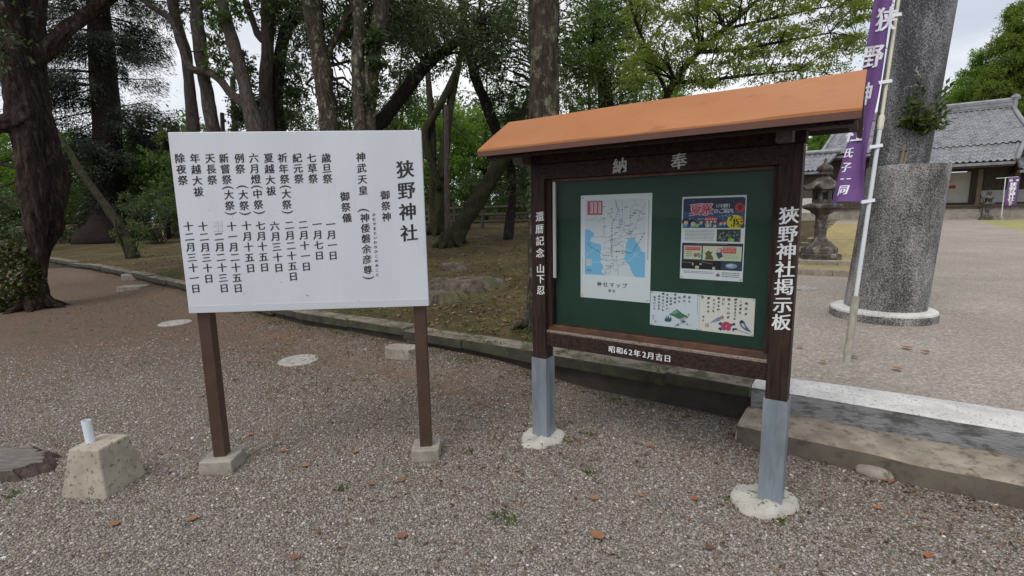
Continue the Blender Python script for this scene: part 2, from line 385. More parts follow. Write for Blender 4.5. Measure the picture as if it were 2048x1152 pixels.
class MB:
    def __init__(s): s.v = []; s.f = []; s.m = []; s.n = 0
    def add(s, verts, faces, mi=0):
        verts = [tuple(map(float, p)) for p in verts]
        s.v += verts; s.f += [tuple(i + s.n for i in f) for f in faces]; s.m += [mi] * len(faces); s.n += len(verts)
    def box(s, c, size, ax=EX, ay=NY, az=ZZ, mi=0, taper=1.0):
        c = np.asarray(c, float); hx, hy, hz = np.array(size) / 2
        vs = []
        for k in (-1, 1):
            q = 1.0 if k < 0 else taper
            for i, j in ((-1, -1), (1, -1), (1, 1), (-1, 1)):
                vs.append(c + ax * i * hx * q + ay * j * hy * q + az * k * hz)
        s.add(vs, [(3, 2, 1, 0), (4, 5, 6, 7), (0, 1, 5, 4), (1, 2, 6, 5), (2, 3, 7, 6), (3, 0, 4, 7)], mi)
    def span(s, s0, s1, t0, t1, z0, z1, mi=0):     # a box given by its extent in the kerb's frame
        s.box(W((s0 + s1) / 2, (t0 + t1) / 2, (z0 + z1) / 2), (s1 - s0, t1 - t0, z1 - z0), mi=mi)
    def hull(s, bottom, top, mi=0):
        k = len(bottom); s.add(list(bottom) + list(top), [tuple(range(k))[::-1], tuple(range(k, 2 * k))] + [(i, (i + 1) % k, k + (i + 1) % k, k + i) for i in range(k)], mi)
    def tube(s, path, rad, sides=10, mi=0, cap=True, wob=0.0, seed=0, lob=0.0):
        P = np.asarray(path, float); k = len(P); rad = np.broadcast_to(np.asarray(rad, float), (k,))
        T = np.gradient(P, axis=0); T /= np.linalg.norm(T, axis=1)[:, None] + 1e-9
        a = np.cross(T[0], [0.3, .9, .1]); a /= np.linalg.norm(a)
        th = np.linspace(0, 2 * np.pi, sides, endpoint=False); r_ = np.random.default_rng(seed)
        ph = r_.uniform(0, 6.28, 8)
        vs = []
        for i in range(k):
            a = a - T[i] * (a @ T[i]); a /= np.linalg.norm(a); b = np.cross(T[i], a)
            rr = rad[i] * (1 + wob * (.5 * np.sin(2 * th + ph[0] + i * .35) + .35 * np.sin(3 * th + ph[1] - i * .5) + .25 * np.sin(5 * th + ph[2] + i * .9) + .22 * np.sin(8 * th + ph[4] + i * .55) + .18 * np.sin(13 * th + ph[5] - i * .8)) + lob * np.abs(np.sin(4 * th + ph[3] + .12 * i)) )
            vs += [P[i] + a * (math.cos(t) * q) + b * (math.sin(t) * q) for t, q in zip(th, rr)]
        fs = [(i * sides + j, i * sides + (j + 1) % sides, (i + 1) * sides + (j + 1) % sides, (i + 1) * sides + j) for i in range(k - 1) for j in range(sides)]
        if cap: fs += [tuple(range(sides))[::-1], tuple((k - 1) * sides + j for j in range(sides))]
        s.add(vs, fs, mi)
    def lathe(s, c, prof, sides=32, mi=0, ax=EX, ay=NY, rot=0.0, axis=None):
        c = np.asarray(c, float); vs = []
        th = np.linspace(0, 2 * np.pi, sides, endpoint=False) + rot
        for r_, z in prof: vs += [c + ax * (r_ * math.cos(t)) + ay * (r_ * math.sin(t)) + (ZZ if axis is None else axis) * z for t in th]
        k = len(prof)
        fs = [(i * sides + j, i * sides + (j + 1) % sides, (i + 1) * sides + (j + 1) % sides, (i + 1) * sides + j) for i in range(k - 1) for j in range(sides)]
        fs += [tuple(range(sides))[::-1], tuple((k - 1) * sides + j for j in range(sides))]
        s.add(vs, fs, mi)
    def build(s, name, mats, parent=None, smooth=False, bevel=0.0, origin=None, seg=2):
        me = bpy.data.meshes.new(name)
        o0 = root_loc(parent) if parent is not None else (np.zeros(3) if origin is None else np.asarray(origin, float))
        V = np.array(s.v) - o0
        me.from_pydata(V.tolist(), [], s.f)
        mats = mats if isinstance(mats, (list, tuple)) else [mats]
        for m in mats: me.materials.append(m)
        if len(mats) > 1: me.polygons.foreach_set('material_index', s.m)
        if smooth: me.polygons.foreach_set('use_smooth', [True] * len(s.f))
        me.update()
        o = bpy.data.objects.new(name, me); col.objects.link(o)
        if parent is not None: o.parent = parent
        else: o.location = tuple(o0)
        if bevel:
            b = o.modifiers.new('bevel', 'BEVEL'); b.width = bevel; b.segments = seg; b.limit_method = 'ANGLE'
        return o

def quick(V, Fq, name, m, parent=None, smooth=False):
    """a mesh from numpy arrays of verts and equal-sized faces (V in world space)"""
    V = np.asarray(V, np.float32); Fq = np.asarray(Fq, np.int32); k = Fq.shape[1]
    if parent is not None: V = V - root_loc(parent).astype(np.float32)
    me = bpy.data.meshes.new(name); me.vertices.add(len(V)); me.vertices.foreach_set('co', V.ravel())
    me.loops.add(Fq.size); me.loops.foreach_set('vertex_index', Fq.ravel())
    me.polygons.add(len(Fq)); me.polygons.foreach_set('loop_start', np.arange(0, Fq.size, k, dtype=np.int32))
    me.polygons.foreach_set('loop_total', np.full(len(Fq), k, np.int32))
    me.materials.append(m)
    if smooth: me.polygons.foreach_set('use_smooth', np.ones(len(Fq), bool))
    me.update(); me.validate()
    o = bpy.data.objects.new(name, me); col.objects.link(o)
    if parent is not None: o.parent = parent
    return o

# ------------------------------------------------------------------ lettering
GLYPH = {}
def glyph(ch):
    if ch not in GLYPH:
        cu = bpy.data.curves.new('g', 'FONT'); cu.body = ch; cu.resolution_u = 2
        o = bpy.data.objects.new('g', cu); col.objects.link(o)
        bpy.context.view_layer.update()
        me = bpy.data.meshes.new_from_object(o.evaluated_get(bpy.context.evaluated_depsgraph_get()))
        V = np.array([v.co[:2] for v in me.vertices]).reshape(-1, 2); Fs = [tuple(p.vertices) for p in me.polygons]
        bpy.data.objects.remove(o); bpy.data.curves.remove(cu); bpy.data.meshes.remove(me)
        GLYPH[ch] = (V, Fs)
    return GLYPH[ch]

def letter(mb, ch, P, ex, ey, size, nrm, mi=0, bold=.045, shear=.09, wide=1.0, rot=False, fn=None, proud=.0015):
    """one brush-like character centred at P: heavy uprights, thin rising cross strokes"""
    if ch in ' \u3000': return
    V, Fs = glyph(ch)
    if not len(V): return
    full = ord(ch) > 0x2fff
    c = np.array([.5, .38]) if full else np.array([(V[:, 0].min() + V[:, 0].max()) / 2, (V[:, 1].min() + V[:, 1].max()) / 2])
    Q = V - c
    if rot: Q = np.stack([Q[:, 1], -Q[:, 0]], 1)
    for k, dx in enumerate((-.5, .5, 0.) if bold else (0.,)):
        A = Q.copy(); A[:, 0] = A[:, 0] * wide + dx * bold; A[:, 1] += shear * A[:, 0] + (bold * .18 if k == 2 else 0)
        if fn: pts = [fn(P, x * size, y * size, proud + .0003 * k) for x, y in A]
        else: pts = [P + ex * (x * size) + ey * (y * size) + nrm * (proud + .0003 * k) for x, y in A]
        mb.add(pts, Fs, mi)

# ------------------------------------------------------------------ foliage
def unit(a): return a / (np.linalg.norm(a, axis=-1, keepdims=True) + 1e-9)

def leaf_arrays(pos, d, nrm, L, wr=.45):
    d = unit(d); side = unit(np.cross(d, nrm)); up = np.cross(side, d)
    L = np.asarray(L)[:, None]; mid = pos + d * L * .45
    V = np.empty((len(pos), 4, 3), np.float32)
    V[:, 0] = pos; V[:, 1] = mid + side * L * wr * .5 + up * L * .08; V[:, 2] = pos + d * L - up * L * .06; V[:, 3] = mid - side * L * wr * .5 + up * L * .08
    return V.reshape(-1, 3)

def clump_leaves(C, Rr, twigs, per, L, r_, flatz=.7, droop=.25, wr=.45, lift=.0):
    C = np.asarray(C, float); Rr = np.asarray(Rr, float); k = len(C)
    ci = np.repeat(np.arange(k), twigs)
    d = unit(r_.normal(size=(len(ci), 3)) * [1, 1, flatz] + [0, 0, lift])
    ln = Rr[ci] * r_.uniform(.55, 1.05, len(ci))
    st = C[ci] + d * (ln * .2)[:, None]
    ti = np.repeat(np.arange(len(ci)), per)
    u = r_.uniform(.15, 1, len(ti)) ** .8
    pos = st[ti] + d[ti] * (ln[ti] * .8 * u)[:, None] + [0, 0, 1] * (-droop * ln[ti] * u * u)[:, None] + r_.normal(size=(len(ti), 3)) * L * .35
    ld = unit(d[ti] * .7 + r_.normal(size=(len(ti), 3)) * .7 + [0, 0, -.25])
    nr = unit(np.array([0, 0, 1.0]) * .9 + r_.normal(size=(len(ti), 3)) * .55)
    return leaf_arrays(pos, ld, nr, L * r_.uniform(.6, 1.25, len(ti)), wr)

def leaf_object(Vs, name, m, parent=None):
    V = np.concatenate(Vs); return quick(V, np.arange(len(V)).reshape(-1, 4), name, m, parent)

def catmull(P, k=5):
    P = np.asarray(P, float); Q = np.vstack([2 * P[0] - P[1], P, 2 * P[-1] - P[-2]]); out = []
    for i in range(1, len(Q) - 2):
        for u in np.arange(k) / k:
            out.append(.5 * (2 * Q[i] + (Q[i + 1] - Q[i - 1]) * u + (2 * Q[i - 1] - 5 * Q[i] + 4 * Q[i + 1] - Q[i + 2]) * u * u + (3 * Q[i] - Q[i - 1] - 3 * Q[i + 1] + Q[i + 2]) * u ** 3))
    out.append(P[-1]); return np.array(out)

def px_path(pts, d):
    """(px, py, width in px[, depth]) -> smooth path and radii"""
    P = []; r_ = []
    for p in pts:
        dd = p[3] if len(p) > 3 else d
        P.append(at(p[0], p[1], dd)); r_.append(p[2] / 2 * dd / F)
    q = catmull(np.column_stack([P, r_]), 8)
    return q[:, :3], np.maximum(q[:, 3], .006)

def limb(mb, A, B, r0, r1, r_, sag=.12, sides=6, k=7):
    A = np.asarray(A, float); B = np.asarray(B, float); ln = np.linalg.norm(B - A)
    off = r_.normal(size=3) * ln * .06 + np.array([0, 0, sag * ln])
    u = np.linspace(0, 1, k)[:, None]
    P = A + (B - A) * u + off * (4 * u * (1 - u)) + r_.normal(size=(k, 3)) * ln * .012 * (u * (1 - u) * 4)
    mb.tube(P, np.linspace(r0, r1, k), sides, cap=False)

def tree(name, label, stems, bark_m, clumps, leaf_m, L=.08, twigs=16, per=12, group=None, seed=0, roots=0, wob=.15, sides=26, flatz=.7, droop=.25, extra=None, wr=.45, lob=0., limbs=True, sub=1):
    """stems: list of (path, radii); clumps: list of (x,y,z,R)"""
    r_ = np.random.default_rng(seed + 100)
    base = stems[0][0][0]
    t = empty(name, base, label, 'tree', group)
    mb = MB()
    for i, (P, rad) in enumerate(stems):
        P = P.copy()
        if i == 0 or abs(P[0][2] - base[2]) < .2: P[0] = P[0] - ZZ * .15
        mb.tube(P, rad, sides, wob=wob, seed=seed + i, lob=lob)
    if roots:
        r0 = stems[0][1][0]
        for k in range(roots):
            a = 2 * np.pi * k / roots + r_.uniform(-.3, .3); dv = np.array([math.cos(a), math.sin(a), 0])
            P = np.array([base + dv * r0 * .5 + ZZ * r0 * 1.0, base + dv * r0 * 1.0 + ZZ * r0 * .35, base + dv * r0 * 1.5 + ZZ * .04, base + dv * r0 * r_.uniform(1.9, 2.6) - ZZ * .08])
            mb.tube(catmull(P, 4), np.linspace(r0 * .45, r0 * .12, 13), 8, wob=.15, seed=k)
    C = np.array(clumps, float) if len(clumps) else np.zeros((0, 4))
    allP = np.vstack([s_[0] for s_ in stems]); allR = np.concatenate([s_[1] for s_ in stems])
    if limbs:
        for c in C:
            dd = np.linalg.norm(allP - c[:3], axis=1) + .8 * np.maximum(0, allP[:, 2] - c[2])
            j = int(np.argmin(dd)); r0 = min(allR[j] * .45, .010 + .009 * dd[j])
            limb(mb, allP[j], c[:3], r0, .010, r_)
    mb.build('trunk', bark_m, t, smooth=True)
    if len(C):
        Vs = [clump_leaves(C[:, :3], C[:, 3], twigs, per, L, r_, flatz, droop, wr)]
        if extra is not None: Vs.append(extra)
        leaf_object(Vs, 'crown', leaf_m, t)
    return t

def blobs(px, py, d, rx, ry, rd, n, R0, R1, r_):
    """n clumps spread through an ellipsoid centred at a picture point: radii rx, ry in px, rd in metres of depth"""
    v = unit(r_.normal(size=(n, 3))) * (r_.uniform(.05, 1, n) ** .4)[:, None]
    out = []
    for a in v:
        dd = d + a[2] * rd; out.append((*at(px + a[0] * rx, py + a[1] * ry, dd), r_.uniform(R0, R1)))
    return out

# ================================================================== THE SETTING
def sheet(name, xs, ys, fn, m, keep=None):
    X, Y = np.meshgrid(xs, ys); Z = fn(X, Y); nx, ny = len(xs), len(ys)
    V = np.stack([X, Y, Z], -1).reshape(-1, 3)
    i = np.arange(nx * ny).reshape(ny, nx)
    Fq = np.stack([i[:-1, :-1], i[:-1, 1:], i[1:, 1:], i[1:, :-1]], -1).reshape(-1, 4)
    if keep is not None: Fq = Fq[keep(V[Fq].mean(1))]
    o = quick(V, Fq, name, m, smooth=True); return tag(o, kind='structure')

ax1 = np.concatenate([np.linspace(-120, -14, 30), np.linspace(-13.5, 8, 90), np.linspace(9, 120, 30)])
ay1 = np.concatenate([np.linspace(-60, -2, 14), np.linspace(-1.5, 22, 100), np.linspace(24, 90, 12)])
def lowz(X, Y):
    s = X * EX[0] + Y * EX[1]; t = X * NY[0] + Y * NY[1]
    return low(X, Y) - 3.0 * smooth(.3, 2, t - np.interp(s, KS, KT))
tag(sheet('gravel_lot', ax1, ay1, lowz, M_['lot']), 'brown grey gravel lot with reddish needle litter in the foreground')

# terrace: a grid in the kerb's frame, so that its front edge follows the kerb
ss = np.concatenate([np.linspace(-90, -32, 24), np.linspace(-31, 8, 140), np.linspace(8.5, 14, 14), np.linspace(16, 120, 26)])
tt = np.concatenate([np.linspace(0, 4, 34), np.linspace(4.2, 34, 130), np.linspace(35, 180, 40)])
SS, TT = np.meshgrid(ss, tt); TT = TT + np.interp(SS, KS, KT) + .12
PX = SS * EX[0] + TT * NY[0]; PY = SS * EX[1] + TT * NY[1]; PZ = terr(PX, PY)
PZ = PZ - .008
nv = len(ss); ii = np.arange(SS.size).reshape(SS.shape)
FQ = np.stack([ii[:-1, :-1], ii[:-1, 1:], ii[1:, 1:], ii[1:, :-1]], -1).reshape(-1, 4)
VV = np.stack([PX, PY, PZ], -1).reshape(-1, 3)
cs = SS.reshape(-1)[FQ].mean(1); ct = TT.reshape(-1)[FQ].mean(1)
cx_, cy_ = VV[FQ].mean(1)[:, 0], VV[FQ].mean(1)[:, 1]
edge = -1.35 + .10 * np.sin(ct * 3.1) + .07 * np.sin(ct * 7.7)
court = cs > edge
lawnA = court & (ct > 10.4) & (ct < 30) & (cs < 0.55 - .02 * (ct - 12))
lawnB = court & (ct > 24.5) & (cs > 4.35 + .05 * np.sin(ct * 2)) & (ct < 33.2)
lawnC = court & (ct > 33.5)
rest = ~court
for nm, k, m in (('moss_ground', rest, 'moss'), ('gravel_court', court & ~lawnA & ~lawnB, 'court'), ('dry_lawn', lawnA, 'grass_dry'), ('lawn', lawnB, 'grass_green')):
    tag(quick(VV, FQ[k], nm, M_[nm and m], smooth=True), kind='structure')

# kerb: capstones with a recessed foot
kb = MB(); kf = MB(); r_ = np.random.default_rng(5)
svals = [-40]
while svals[-1] < -.66: svals.append(min(svals[-1] + r_.uniform(.75, 1.35), -.60))
for a, b in zip(svals[:-1], svals[1:]):
    ta, tb = np.interp([a, b], KS, KT); j = r_.normal(0, .014, 4); h = .28 + r_.normal(0, .009)
    gp = r_.uniform(.004, .012)
    wd = .26 + r_.normal(0, .012)
    za, zb_ = (terr(*W(a, ta + .3)[:2]) - .28), (terr(*W(b, tb + .3)[:2]) - .28)
    bt = [W(a + gp, ta + j[0], h - .10), W(b - gp, tb + j[1], h - .10 + j[2]), W(b - gp, tb + wd, h - .10), W(a + gp, ta + wd, h - .10)]
    tp_ = [W(a + gp, ta + j[0] + .008, h), W(b - gp, tb + j[1] + .008, h), W(b - gp, tb + wd, h + .004), W(a + gp, ta + wd, h + .004)]
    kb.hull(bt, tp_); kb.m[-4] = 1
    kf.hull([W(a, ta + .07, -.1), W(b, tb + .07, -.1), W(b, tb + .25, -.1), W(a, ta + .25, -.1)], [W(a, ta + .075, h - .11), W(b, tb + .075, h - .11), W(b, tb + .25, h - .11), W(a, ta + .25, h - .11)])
kb.span(-.62, 40, 4.10, 4.18, -.1, .275)
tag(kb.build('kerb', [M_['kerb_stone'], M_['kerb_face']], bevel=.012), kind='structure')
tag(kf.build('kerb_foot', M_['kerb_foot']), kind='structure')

# concrete steps
st = MB()
n_ = 46; sx_ = np.linspace(-.60, 22, 120)
tops = []
jag = lambda s, k: .018 * math.sin(s * 5.1 + k) + .012 * math.sin(s * 13.7 + 2 * k)
V = []; mi = []
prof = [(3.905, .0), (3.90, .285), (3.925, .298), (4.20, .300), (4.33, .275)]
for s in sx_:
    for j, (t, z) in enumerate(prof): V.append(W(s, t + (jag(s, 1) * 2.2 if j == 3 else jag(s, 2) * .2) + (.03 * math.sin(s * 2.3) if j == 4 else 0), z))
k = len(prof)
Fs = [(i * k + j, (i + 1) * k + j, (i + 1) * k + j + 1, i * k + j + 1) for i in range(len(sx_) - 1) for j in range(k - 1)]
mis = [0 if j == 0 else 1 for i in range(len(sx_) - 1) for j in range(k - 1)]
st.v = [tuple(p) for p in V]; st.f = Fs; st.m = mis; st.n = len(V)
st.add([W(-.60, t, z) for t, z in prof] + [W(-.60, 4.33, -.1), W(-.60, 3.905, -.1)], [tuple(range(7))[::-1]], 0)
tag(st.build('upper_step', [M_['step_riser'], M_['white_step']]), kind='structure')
st = MB(); prof = [(3.545, -.08), (3.54, .112), (3.56, .128), (3.902, .134)]; V = []
for s in sx_ - .02:
    for j, (t, z) in enumerate(prof): V.append(W(s, t + jag(s, 3) * (.5 if j < 3 else 0), z + (.004 * math.sin(9 * s + j))))
k = 4
st.v = [tuple(p) for p in V]; st.n = len(V)
st.f = [(i * k + j, (i + 1) * k + j, (i + 1) * k + j + 1, i * k + j + 1) for i in range(len(sx_) - 1) for j in range(k - 1)]
st.m = [0 if j == 0 else 1 for i in range(len(sx_) - 1) for j in range(k - 1)]
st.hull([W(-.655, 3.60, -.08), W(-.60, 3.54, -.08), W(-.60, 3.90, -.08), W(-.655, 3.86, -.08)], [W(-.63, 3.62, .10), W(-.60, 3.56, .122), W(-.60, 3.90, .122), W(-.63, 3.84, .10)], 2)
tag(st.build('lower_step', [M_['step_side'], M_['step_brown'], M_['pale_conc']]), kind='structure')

# low stone rows beyond the notice board
def stone_row(s0, s1, t, w, h):
    m = MB(); a = s0; q = np.random.default_rng(int(t * 10))
    while a < s1:
        b = a + q.uniform(.5, .9); z = float(terr(*W((a + b) / 2, t)[:2]))
        m.box(W((a + b) / 2, t, z + h / 2 - .03), (b - a - .012, w, h + .06)); a = b
    return m
tag(stone_row(-2.6, -.05, 10.45, .18, .09).build('stone_edging', M_['slab'], bevel=.01), kind='structure')
tag(stone_row(-2.6, 1.0, 12.1, .22, .07).build('stone_edging', M_['slab'], bevel=.01), kind='structure')

# ================================================================== WHITE SIGN
SA = .0657; sX = np.array([math.cos(SA), math.sin(SA), 0]); sN = np.array([math.sin(SA), -math.cos(SA), 0]); sC = np.array([-1.2493, 3.0347, 0])
SW, ZB, ZT = 1.4524, 1.029, 2.096
sign = empty('shrine_sign', sC, 'white festival list signboard with black brush lettering on two brown posts', 'signboard')
m = MB(); m.box(sC - sN * .015 + ZZ * (ZB + ZT) / 2, (SW, .03, ZT - ZB), sX, -sN, ZZ)
panel = m.build('panel', M_['sign_white'], sign, bevel=.004)
m = MB(); m.box(sC + sN * .0012 + ZZ * (ZB + .022), (SW - .004, .002, .042), sX, -sN, ZZ); m.build('bottom_trim', M_['patch'], sign)
for sg, bx, by, off in ((-1, .205, .22, (.004, .0)), (1, .185, .19, (0, .0))):
    c = sC + sX * (.661 * sg) - sN * .068
    m = MB(); m.box(c + ZZ * ((ZB + .5 + .06) / 2), (.075, .075, ZB + .5 - .06), sX, -sN, ZZ); m.build('post', M_['brown_steel'], sign, bevel=.004)
    m = MB(); m.box(c + sX * off[0] + ZZ * .0, (bx, by, .15), sX, -sN, ZZ, taper=.97); m.build('footing', M_['concrete'], sign, bevel=.008)

def spt(zx, zy):      # a place on the sign's face, read off the photograph
    return on_plane(320 + zx * .34718, 240 + zy * .34722, sC, sN)
def s_col(chars, top, bot, size, name='lettering', mi='ink', bold=.05):
    k = len(chars); mb = MB()
    for i, ch in enumerate(chars):
        u = i / max(1, k - 1); P = spt(top[0] + (bot[0] - top[0]) * u, top[1] + (bot[1] - top[1]) * u)
        letter(mb, ch, P, sX, ZZ, size, sN, bold=bold, rot=ch in '()')
    return mb
def s_list(items, size):
    mb = MB()
    for ch, x, y in items:
        letter(mb, ch, spt(x, y), sX, ZZ, size, sN, bold=.05, rot=ch in '()', wide=1.0)
    return mb
ink = M_['ink']; pz = .0575
s_col('狭野神社', (1412, 283), (1435, 650), .108).build('title_lettering', ink, sign)
mb = s_col('御祭神', (1297, 432), (1305, 557), pz); mb.build('heading_lettering', ink, sign)
s_col('御祭儀', (1065, 440), (1077, 563), pz).build('heading_lettering', ink, sign)
mb = s_col('神武天皇', (1157, 213), (1170, 405), pz)
for i, ch in enumerate('神倭磐余彦尊'): letter(mb, ch, spt(1180 + 17 * i / 5, 563 + 299 * i / 5), sX, ZZ, pz, sN)
letter(mb, '(', spt(1172, 520), sX, ZZ, .075, sN, rot=True, bold=.02, shear=0); letter(mb, ')', spt(1201, 908), sX, ZZ, .075, sN, rot=True, bold=.02, shear=0)
mb.build('deity_lettering', ink, sign)
s_col('かむやまといわれひこのみこと', (1232, 545), (1252, 890), .021, bold=.06).build('reading_lettering', ink, sign)
cols = [('歳旦祭', (957, 218), (965, 338)), ('七草祭', (873, 218), (882, 338)), ('紀元祭', (790, 218), (800, 338)), ('夏越大祓', (626, 218), (640, 408)),
        ('天長祭', (288, 220), (301, 345)), ('年越大祓', (201, 220), (222, 413)), ('除夜祭', (114, 220), (132, 347)),
        ('一月一日', (984, 600), (997, 780)), ('一月七日', (905, 600), (918, 780)), ('二月十一日', (825, 602), (843, 843)), ('二月二十五日', (745, 605), (768, 900)),
        ('六月三十日', (661, 610), (684, 850)), ('七月十五日', (579, 608), (602, 848)), ('十月十五日', (498, 608), (522, 853)), ('十一月二十五日', (413, 612), (450, 968)),
        ('二月二十三日', (339, 671), (370, 968)), ('十二月三十日', (248, 612), (281, 913)), ('十二月三十一日', (163, 612), (206, 970))]
for c, a, b in cols: s_col(c, a, b, pz).build('date_lettering' if '日' in c else 'festival_lettering', ink, sign)
for chars, tops_, par in (('祈年祭', [(706, 218), (712, 280), (718, 340)], [('大', 727, 425), ('祭', 731, 487), ('(', 722, 385), (')', 734, 530)]),
                          ('六月燈', [(540, 218), (545, 280), (552, 340)], [('中', 562, 425), ('祭', 567, 487), ('(', 557, 385), (')', 572, 532)]),
                          ('例祭', [(457, 220), (462, 282)], [('大', 480, 430), ('祭', 485, 493), ('(', 474, 385), (')', 490, 538)]),
                          ('新嘗祭', [(368, 220), (376, 282), (385, 343)], [('大', 397, 430), ('祭', 402, 493), ('(', 391, 390), (')', 407, 537)])):
    mb = MB()
    for ch, (x, y) in zip(chars, tops_): letter(mb, ch, spt(x, y), sX, ZZ, pz, sN)
    for ch, x, y in par: letter(mb, ch, spt(x, y), sX, ZZ, .072 if ch in '()' else pz, sN, rot=ch in '()', bold=.02 if ch in '()' else .045, shear=0 if ch in '()' else .09)
    mb.build('festival_lettering', ink, sign)
m = MB(); P = spt(333, 610); m.box(P + sN * .0008, (.054, .0016, .066), sX, -sN, ZZ); m.build('cover_patch', M_['patch'], sign)
m = MB(); letter(m, '十', P, sX, ZZ, pz, sN, proud=.002); m.build('faded_lettering', M_['faded'], sign)
r_ = np.random.default_rng(12); m = MB()
for zx, zy, w, h in ((772, 455, .004, .012), (420, 560, .003, .012), (700, 935, .014, .006), (540, 965, .003, .012), (484, 1003, .003, .016), (850, 1010, .018, .010), (280, 520, .006, .005), (1145, 1040, .016, .003), (115, 505, .005, .004), (1045, 890, .006, .005), (712, 695, .004, .005), (1497, 640, .005, .004), (1380, 760, .008, .003)):
    P = spt(zx, zy); m.add([P + sN * .0012 + sX * a * w / 2 + ZZ * b * h / 2 for a, b in ((-1, .8), (.3, -1), (1, -.7), (-.4, 1))], [(0, 1, 2, 3)])
m.build('scratches', M_['step_riser'], sign)

# ================================================================== NOTICE BOARD
O = np.array([1.4043, 2.5378, 0.0]); NC = -NY       # NC: towards the camera side
def B(u, nn, z): return O + EX * u + NC * nn + ZZ * z
def bbox(mb, u0, u1, n0, n1, z0, z1, mi=0): mb.box(B((u0 + u1) / 2, (n0 + n1) / 2, (z0 + z1) / 2), (abs(u1 - u0), abs(n1 - n0), z1 - z0), EX, -NC, ZZ, mi)
nb = empty('notice_board', B(-.73, 0, 0), 'roofed brown timber notice board with green pinboard and orange metal roof', 'notice board')
LL = 1.4635; hw = .052
for u in (0, -LL):
    m = MB(); bbox(m, u - hw, u + hw, -hw, hw, .30, 1.905); m.build('post', M_['dark_wood'], nb, bevel=.004)
    m = MB()
    for a in (-1, 1):
        bbox(m, u + a * .0555 - .003, u + a * .0555 + .003, -.0585, .0585, -.05, .598); bbox(m, u - .0525, u + .0525, a * .0555 - .003, a * .0555 + .003, -.05, .598)
    m.build('post_sleeve', M_['galv'], nb)
    m = MB(); q = np.random.default_rng(3 if u else 4); th = np.linspace(0, 2 * np.pi, 44, endpoint=False)
    rim = 1 + .10 * np.sin(2 * th + 1 + u) + .06 * np.sin(3 * th + 2) + .03 * np.sin(7 * th)
    cc = B(u - (.035 if u == 0 else 0), .02, 0); vs = []
    for kk, zz in ((.172, -.05), (.164, .006), (.148, .020), (.10, .028), (.0, .030)): vs += [cc + np.array([math.cos(a) * kk * q_, math.sin(a) * kk * q_, zz + .006 * math.sin(3 * a) + q.normal() * .003]) + np.append(q.normal(0, .0025, 2), 0) for a, q_ in zip(th, rim)]
    m.add(vs, [(i * 44 + j, i * 44 + (j + 1) % 44, (i + 1) * 44 + (j + 1) % 44, (i + 1) * 44 + j) for i in range(4) for j in range(44)])
    m.build('footing', M_['pale_conc'], nb, smooth=True)
m = MB(); bbox(m, -LL + hw, -hw, -.045, .040, .690, .782); m.build('bottom_rail', M_['dark_wood_h'], nb, bevel=.004)
m = MB(); bbox(m, -LL + hw, -hw, -.04, .036, .784, .800); m.build('sill', M_['worn_wood'], nb, bevel=.003)
m = MB(); bbox(m, -LL + hw, -hw, -.055, .012, .802, .838); m.build('frame_bottom', M_['edge_wood'], nb, bevel=.002)
for a, b in ((-LL + hw, -LL + hw + .034), (-hw - .022, -hw)):
    m = MB(); bbox(m, a, b, -.055, .022, .838, 1.806); m.build('frame_side', M_['dark_wood'], nb, bevel=.002)
m = MB(); bbox(m, -LL + hw + .036, -hw - .024, -.055, .016, 1.792, 1.806); m.build('frame_top', M_['edge_wood'], nb)
m = MB(); bbox(m, -LL + hw, -hw, -.075, -.04, .80, 1.81); m.build('pin_panel', M_['green_board'], nb)
m = MB(); bbox(m, -LL + hw + .036, -hw - .024, .000, .004, .838, 1.792); m.build('glass_pane', M_['glass'], nb)
m = MB(); bbox(m, -1.372, -1.352, -.006, .010, 1.16, 1.79); m.build('pane_reflection', M_['alu'], nb)  # pale solid strip standing in for a reflection along the glass edge
m = MB(); bbox(m, -LL - .01, .01, -.05, .054, 1.808, 1.905); bbox(m, -LL - .06, .06, -.045, .049, 1.907, 2.02); m.build('header_beam', M_['dark_wood_h'], nb, bevel=.004)
m = MB(); bbox(m, -1.66, .255, -.06, -.012, 2.022, 2.10); bbox(m, -1.66, .252, .30, .335, 1.932, 1.962); bbox(m, .0625, .225, -.03, .03, 1.966, 2.02); bbox(m, .227, .262, -.04, .345, 1.945, 1.963); bbox(m, -1.66, -1.526, -.03, .03, 1.945, 2.018); m.build('purlin', M_['dark_wood_h'], nb, bevel=.003)
for u in (-1.548, -.024):
    m = MB(); bbox(m, u - .036, u + .036, -.33, .15, 1.908, 1.985); m.build('bracket', M_['bracket_wood'], nb, bevel=.004)
# roof: two folded metal slopes
EN, EZ, EL, ER, RN, RZ = .397, 1.985, .2177, .2765, .05, 2.200
def slope(n0, z0, n1, z1, th_, nu=40, nw=8):
    m = MB(); q = np.random.default_rng(2); vs = []; up = []
    for layer in (0, 1):
        for i in range(nu + 1):
            for j in range(nw + 1):
                a, b = i / nu, j / nw; u = -LL - EL + (LL + EL + ER) * a
                z = z0 + (z1 - z0) * b - layer * th_ + (.0022 * math.sin(9 * a + 4 * b) + .002 * math.sin(23 * a * (1 - .3 * b)) * (1 - b)) * (1 - layer)
                vs.append(B(u, n0 + (n1 - n0) * b, z))
    k = nw + 1; o_ = (nu + 1) * k; fs = []; mi_ = []
    for i in range(nu):
        for j in range(nw):
            f = (i * k + j, (i + 1) * k + j, (i + 1) * k + j + 1, i * k + j + 1); fs.append(f); fs.append(tuple(x + o_ for x in f[::-1])); mi_ += [0, 1]
    for i in range(nu):
        for j in (0, nw): fs.append((i * k + j, i * k + j + o_, (i + 1) * k + j + o_, (i + 1) * k + j))
    for j in range(nw):
        for i in (0, nu): fs.append((i * k + j, i * k + j + 1, i * k + j + 1 + o_, i * k + j + o_))
    m.add(vs, fs); m.m = mi_ + [0] * (len(fs) - len(mi_)); return m
